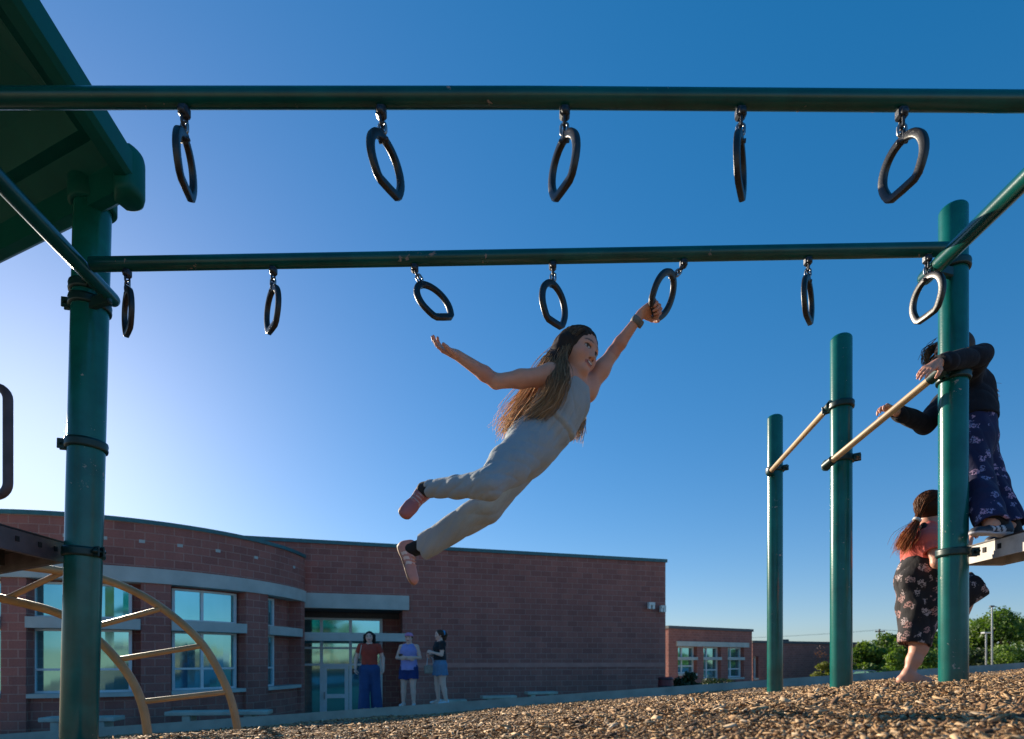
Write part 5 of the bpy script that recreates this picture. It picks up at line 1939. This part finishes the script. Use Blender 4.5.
for i in range(420):
    u1, u2, u3 = rng.normal(), rng.normal(), rng.normal()
    v0 = unit((rng.uniform(-.6, .75), rng.uniform(-1, 1), rng.uniform(.2, 1)))
    on = lambda v, k_: bc + bh * (np.array([-.08 + .47 * v[0] * k_, .395 * v[1] * k_, .13 + .43 * v[2] * k_]) @ BR)
    r = on(v0, 1.015); rm = on(unit(v0 + np.array([-1.1, -.1, .25])), 1.05)
    L_ = rng.uniform(.5, 1.05)
    p3 = J(908 + 4 * u1, 535 + 3 * u2, DB - .06 + .03 * u3); p4 = J(901 + 4.5 * u1 + 1.5 * u3, 551 + 4 * u2, DB - .06 + .04 * u3)
    st.append([r, rm, J(917 + u1, 520 + u2, DB - .04), p3, p3 * (1 - L_) + p4 * L_])
hair_mesh('loose_hair', st, .0022, .0008, M_HAIR, kb, HB1, HBT, .3, 14)
m = MB(); m.lathe(J(917, 520, DB - .04), [(.014, -.008), (.022, -.006), (.022, .006), (.014, .008)], J(908, 535, DB) - J(918, 519, DB), 14); m.build('hair_tie', plain('white_tie', (.7, .68, .66), .7), kb)


# ---------- the three women by the entrance
def woman(px, py_head, py_feet, d, label, facing, arms, hair_col, skin=SKIN2, bend=0.0, rest=1):
    """a standing figure; arms = (left elbow, left wrist, right elbow, right wrist) as (side, ahead, up) in figure heights"""
    ft = P(px, py_feet, d)
    hgt = (py_feet - py_head) / F_PX * d
    t = thing('person', ft, label, 'person')
    Fw = unit((*facing, 0)); Lf = np.array([-Fw[1], Fw[0], 0]); U = np.array([0, 0, 1.0])
    W = lambda s, a, u: ft + hgt * (Lf * s + Fw * a + U * u)
    j = dict(W=W, h=hgt, F=Fw, L=Lf, U=U, t=t)
    Hh = hgt * .137
    j['hc'] = W(0, .012, .930); j['H'] = Hh
    j['R'] = head_axes(Fw + np.array([0, 0, .05]), U)
    S = Sdf(); h = hgt
    add_head(S, j['hc'], j['R'], Hh)
    S.rc(W(0, 0, .89), .030 * h, W(0, -.005, .83), .033 * h, .02)
    S.rc(W(0, 0, .82), .05 * h, W(0, .01, .75), .083 * h, .05, Fw, .7); S.rc(W(0, .01, .75), .083 * h, W(0, 0, .64), .073 * h, .05, Fw, .75)
    S.rc(W(0, 0, .64), .073 * h, W(0, -.005, .53), .096 * h, .05, Fw, .8)
    for s_, (el, wr) in ((1, arms[:2]), (-1, arms[2:])):
        sh, E_, R_ = W(.105 * s_, 0, .812), W(*el), W(*wr)
        S.chain([W(0, 0, .825), sh], [.035 * h, .032 * h], .03)
        S.chain([sh, sh * .5 + E_ * .5, E_], [.031 * h, .029 * h, .0235 * h], .02); S.chain([E_, R_], [.024 * h, .0165 * h], .012)
        add_hand(S, R_, unit(R_ - E_), -s_ * Lf * .8 + Fw * .3, .105 * h, .5, s_)
        hp, kn, an = W(.055 * s_, 0, .52), W(.068 * s_ + bend * .02, .015 - .03 * (s_ == rest), .285), W(.078 * s_ + bend * .03, -.01 - .05 * (s_ == rest), .045)
        S.chain([hp, hp * .5 + kn * .5, kn], [.060 * h, .053 * h, .036 * h], .03); S.chain([kn, kn * .65 + an * .35, an], [.036 * h, .035 * h, .022 * h], .02)
        S.rc(an, .022 * h, W(.068 * s_, .08, .018), .018 * h, .015)
        j['leg%d' % s_] = (hp, kn, an); j['arm%d' % s_] = (sh, E_, R_)
    j['S'] = S
    j['skin'] = skin; j['hairc'] = hair_col
    return j


def finish_woman(j, top_mat, sleeve, top_len, hip_mat, leg_len, flare, shoe_col, hair_len, smile=True, tight=1.0):
    W, h, t, Fw = j['W'], j['h'], j['t'], j['F']
    lo, hi = W(0, 0, 0) - np.array([.45 * h, .35 * h, .02]), W(0, 0, 1) + np.array([.45 * h, .35 * h, .05])

    def pnt(V):
        col = np.tile(np.array(j['skin']), (len(V), 1)); return head_paint(V, col, j['hc'], j['R'], j['H'], j['hairc'], smile=smile)
    j['S'].build('body', lo, hi, .0085, M_SKIN, t, pnt)
    C = Sdf()
    C.rc(W(0, 0, .80), .062 * h, W(0, .012, .75), .098 * h * tight, .04, Fw, .74); C.rc(W(0, .012, .75), .098 * h * tight, W(0, .0, .64), .088 * h * tight, .04, Fw, .8)
    C.rc(W(0, 0, .64), .088 * h * tight, W(0, -.003, top_len - .05), .114 * h * tight, .04, Fw, .84)
    for s_ in (1, -1):
        sh, E_, R_ = j['arm%d' % s_]
        C.rc(W(0.03 * s_, 0, .815), .040 * h, sh if sleeve else W(.075 * s_, 0, .812), .038 * h if sleeve else .030 * h, .03)
        if sleeve:
            e = sh * (1 - sleeve) + E_ * sleeve; C.rc(sh, .042 * h, e, .040 * h, .02, cut=True)
            C.rc(e - unit(E_ - sh) * .02, .031 * h, e + unit(E_ - sh) * .02, .034 * h, .002, sub=True)
    C.ell(W(0, .012, .865), np.array((.045, .045, .035)) * h, k=.01, sub=True)
    C.half(W(0, 0, top_len), (0, 0, -1))
    C.wr = lambda p: -.009 * ridge(p @ np.array([19., 15, 16]) + wrinkle(1.6, (9, 7, 8), j['h'])(p))
    C.build('shirt', lo, hi, .0085, top_mat, t)
    C = Sdf()
    C.rc(W(0, 0, .60), .086 * h, W(0, -.005, .53), .107 * h, .03, Fw, .84)
    for s_ in (1, -1):
        hp, kn, an = j['leg%d' % s_]
        if leg_len > .5:
            e = an + np.array([0, 0, -.03 * h])
            C.rc(hp, .074 * h, kn, .064 * h, .03); C.rc(kn, .064 * h, e, flare * h, .02, cut=True)
            C.rc(e + (0, 0, .05), flare * h * .8, e - (0, 0, .03), flare * h * .93, .002, sub=True)
        else:
            e = hp * (1 - leg_len * 2) + kn * leg_len * 2
            C.rc(hp, .073 * h, e, flare * h, .03, cut=True)
            C.rc(e + (0, 0, .03), flare * h * .85, e - (0, 0, .03), flare * h * .93, .002, sub=True)
    C.wr = lambda p: -.010 * ridge(p @ np.array([24., 18, 3]) + wrinkle(1.4, (9, 7, 5), j['h'])(p))
    C.build('trousers' if leg_len > .5 else 'shorts', lo, hi, .0085, hip_mat, t)
    for s_ in (1, -1):
        hp, kn, an = j['leg%d' % s_]
        sh_ = Sdf(); fr = add_shoe(sh_, an + np.array([0, 0, .02]), Fw + j['L'] * .15 * s_, (0, 0, 1), .155 * h)
        sh_.build('shoe', an - .3, an + .3, .009, M_SHOE, t, lambda V, fr=fr: shoe_paint(V, fr, .155 * h, shoe_col, (.6, .6, .6), shoe_col))
    hs = Sdf(); kid_hair_cap(hs, j['hc'], j['R'], j['H'])
    if hair_len:
        for s_ in (1, -1):
            hs.rc(j['hc'] + j['H'] * (np.array([-.10, .36 * s_, .1]) @ j['R']), .20 * j['H'], j['hc'] + j['H'] * (np.array([-.05, .43 * s_, -hair_len]) @ j['R']), .14 * j['H'], .03)
        hs.rc(j['hc'] + j['H'] * (np.array([-.25, 0, .0]) @ j['R']), .35 * j['H'], j['hc'] + j['H'] * (np.array([-.30, 0, -hair_len]) @ j['R']), .25 * j['H'], .03)
    hs.wr = lambda p: .004 * np.sin(p @ np.array([150., 90, 20]) + 2 * np.sin(p @ np.array([20., 30, 60])))
    hs.build('hair', j['hc'] - .28 * h, j['hc'] + .2 * h, .008, M_HAIR, t, lambda V: np.tile(np.array(j['hairc']), (len(V), 1)))


w1 = woman(369.5, 631.5, 711, 11.2, 'smiling woman in rust red shirt and wide blue trousers by the entrance', (.12, -1),
           ((.165, -.01, .66), (.175, .05, .535), (-.165, -.01, .66), (-.165, .06, .535)), (.022, .012, .010), bend=.3)
finish_woman(w1, cloth_mat('rust_shirt', (.36, .048, .026), .15, 400, .4), .55, .585, cloth_mat('blue_wide_trousers', (.022, .060, .17), .15, 400, .4), 1.0, .072, (.03, .03, .03), .75)
m = MB(); W = w1['W']
m.tube([W(-.085, .09, .83), W(-.10, .085, .75), W(-.115, .09, .66)], .008, 6)
m.build('lanyard_strap', plain('pale_strap', (.55, .5, .42), .7), w1['t'])
m = MB(); q = W(-.185, .09, .50); m.box(q, (.05, .02, .10), bev=.006); m.build('hand_held_radio', M_BLACK, w1['t'])

w2 = woman(409, 633, 707, 11.2, 'woman in lavender sleeveless top and blue shorts with folded arms and a pink cap', (-.05, -1),
           ((.155, .02, .665), (-.015, .13, .672), (-.155, .02, .665), (.03, .12, .65)), (.12, .07, .045), bend=-.5, rest=-1)
finish_woman(w2, cloth_mat('lavender_top', (.27, .27, .56), .12, 400, .4), 0, .50, cloth_mat('blue_shorts', (.010, .030, .14), .15, 400, .3), .30, .077, (.6, .6, .6), 0, False, 1.15)
W = w2['W']; hq = w2['hc']; Hq = w2['H']
c = Sdf(); c.ell(hq + Hq * (np.array([-.05, 0, .23]) @ w2['R']), np.array((.50, .42, .34)) * Hq, w2['R'], 0); c.half(hq + Hq * (np.array([0, 0, .17]) @ w2['R']), -w2['R'][2])
c.rc(hq + Hq * (np.array([.30, 0, .19]) @ w2['R']), .27 * Hq, hq + Hq * (np.array([.55, 0, .15]) @ w2['R']), .24 * Hq, .01, w2['R'][2], .12)
c.build('cap', hq - .2, hq + .25, .007, cloth_mat('pink_cap', (.50, .22, .38), .15), w2['t'])
m = MB(); m.box(W(-.075, .155, .70), (.075, .014, .05), bev=.005); m.build('phone', M_BLACK, w2['t'])

w3 = woman(440, 630, 704.5, 11.2, 'woman in black shirt and denim shorts facing sideways with a white handled bag', (-.88, -.48),
           ((.13, .03, .665), (.045, .13, .70), (-.135, .04, .665), (-.05, .14, .655)), (.10, .055, .035))
finish_woman(w3, cloth_mat('black_shirt', (.010, .010, .013), .2, 400, .4), .60, .60, cloth_mat('denim_shorts', (.10, .19, .30), .25, 300, .3), .28, .080, (.62, .62, .64), 0, True)
W = w3['W']
c = Sdf(); c.chain([w3['hc'] + w3['H'] * (np.array(v) @ w3['R']) for v in ((-.40, 0, .25), (-.60, 0, .12), (-.58, 0, -.25), (-.50, 0, -.5))], [.05, .05, .04, .025], .02)
c.build('ponytail', w3['hc'] - .25, w3['hc'] + .25, .008, M_HAIR, w3['t'], lambda V: np.tile(np.array((.10, .055, .035)), (len(V), 1)))
m = MB(); m.lathe(w3['hc'] + w3['H'] * (np.array([-.44, 0, .22]) @ w3['R']), [(.025, -.02), (.06, -.015), (.06, .015), (.025, .02)], w3['R'][0], 14)
m.build('scrunchie', plain('bright_blue_cloth', (.02, .28, .55), .7), w3['t'])
bag = thing('handbag', W(-.06, .10, .47), 'small pale bag hanging by white straps from the woman in black shirt', 'bag')
m = MB()
f0, l0 = w3['F'], w3['L']
q = W(-.105, .10, .47)
m.box(q, (.24, .10, .17), [unit(f0 * .8 - l0 * .6), unit(f0 * .6 + l0 * .8), (0, 0, 1)], bev=.03); m.build('pouch', plain('canvas_bag', (.30, .27, .22), .8), bag)
for s_ in (-.07, .07):
    ax_ = unit(f0 * .8 - l0 * .6)
    m = MB(); m.tube([q + ax_ * s_ + (0, 0, .08), q + ax_ * s_ * .8 + (0, 0, .22), W(-.06, .135, .665)], .011, 8); m.build('strap', plain('white_strap', (.65, .66, .68), .6, .05), bag)
# ------------------------------------------------------------------ light, sky and camera
SUN_AZ, SUN_EL = math.radians(-42.0), math.radians(18.0)      # azimuth from straight ahead, towards the right
world = bpy.data.worlds.new('World'); SC.world = world; world.use_nodes = True
nt = world.node_tree
bg = nt.nodes['Background']
sky = nt.nodes.new('ShaderNodeTexSky'); sky.sky_type = 'NISHITA'; sky.sun_disc = False
sky.sun_elevation = SUN_EL; sky.sun_rotation = SUN_AZ
sky.altitude = 0; sky.air_density = 1.0; sky.dust_density = 0.3; sky.ozone_density = 4.0
# the deep, clear blue of this sky: a little more saturation and a gentler fall-off than the model's default
def vmul(a, v):
    n = nt.nodes.new('ShaderNodeVectorMath'); n.operation = 'MULTIPLY'; lk(nt, a, n.inputs[0]); n.inputs[1].default_value = v; return n.outputs[0]
hsv = nt.nodes.new('ShaderNodeHueSaturation'); hsv.inputs['Saturation'].default_value = 1.30; hsv.inputs['Value'].default_value = 1
lk(nt, vmul(sky.outputs[0], (.1, .1, .1)), hsv.inputs['Color'])
gam = nt.nodes.new('ShaderNodeGamma'); gam.inputs['Gamma'].default_value = .70; lk(nt, hsv.outputs[0], gam.inputs['Color'])
lk(nt, vmul(gam.outputs[0], (9.2, 10.1, 12.0)), bg.inputs['Color']); bg.inputs['Strength'].default_value = .0574
ld = bpy.data.lights.new('sun', 'SUN'); ld.energy = 5.0; ld.angle = math.radians(.53); ld.color = (1, .87, .68)
sun = bpy.data.objects.new('sun', ld); COL.objects.link(sun)
sd = Vector((math.sin(SUN_AZ) * math.cos(SUN_EL), math.cos(SUN_AZ) * math.cos(SUN_EL), math.sin(SUN_EL)))
sun.rotation_euler = sd.to_track_quat('Z', 'Y').to_euler()
cd = bpy.data.cameras.new('camera'); cam = bpy.data.objects.new('camera', cd); COL.objects.link(cam)
cam.location = (0, 0, CZ); cam.rotation_euler = (math.radians(90), 0, 0)
cd.sensor_width = 36; cd.lens = F_PX / 1024 * 36
cd.shift_y = (HY - 369.5) / 1024
cd.clip_start = .05; cd.clip_end = 6000
cd.dof.use_dof = True; cd.dof.focus_distance = 2.4; cd.dof.aperture_fstop = 4.0
SC.camera = cam
SC.view_settings.view_transform = 'Standard'; SC.view_settings.look = 'None'
SC.view_settings.exposure = 0.8; SC.view_settings.gamma = 1
SC.view_settings.use_curve_mapping = False
SC.cycles.use_denoising = True
SC.cycles.max_bounces = 8
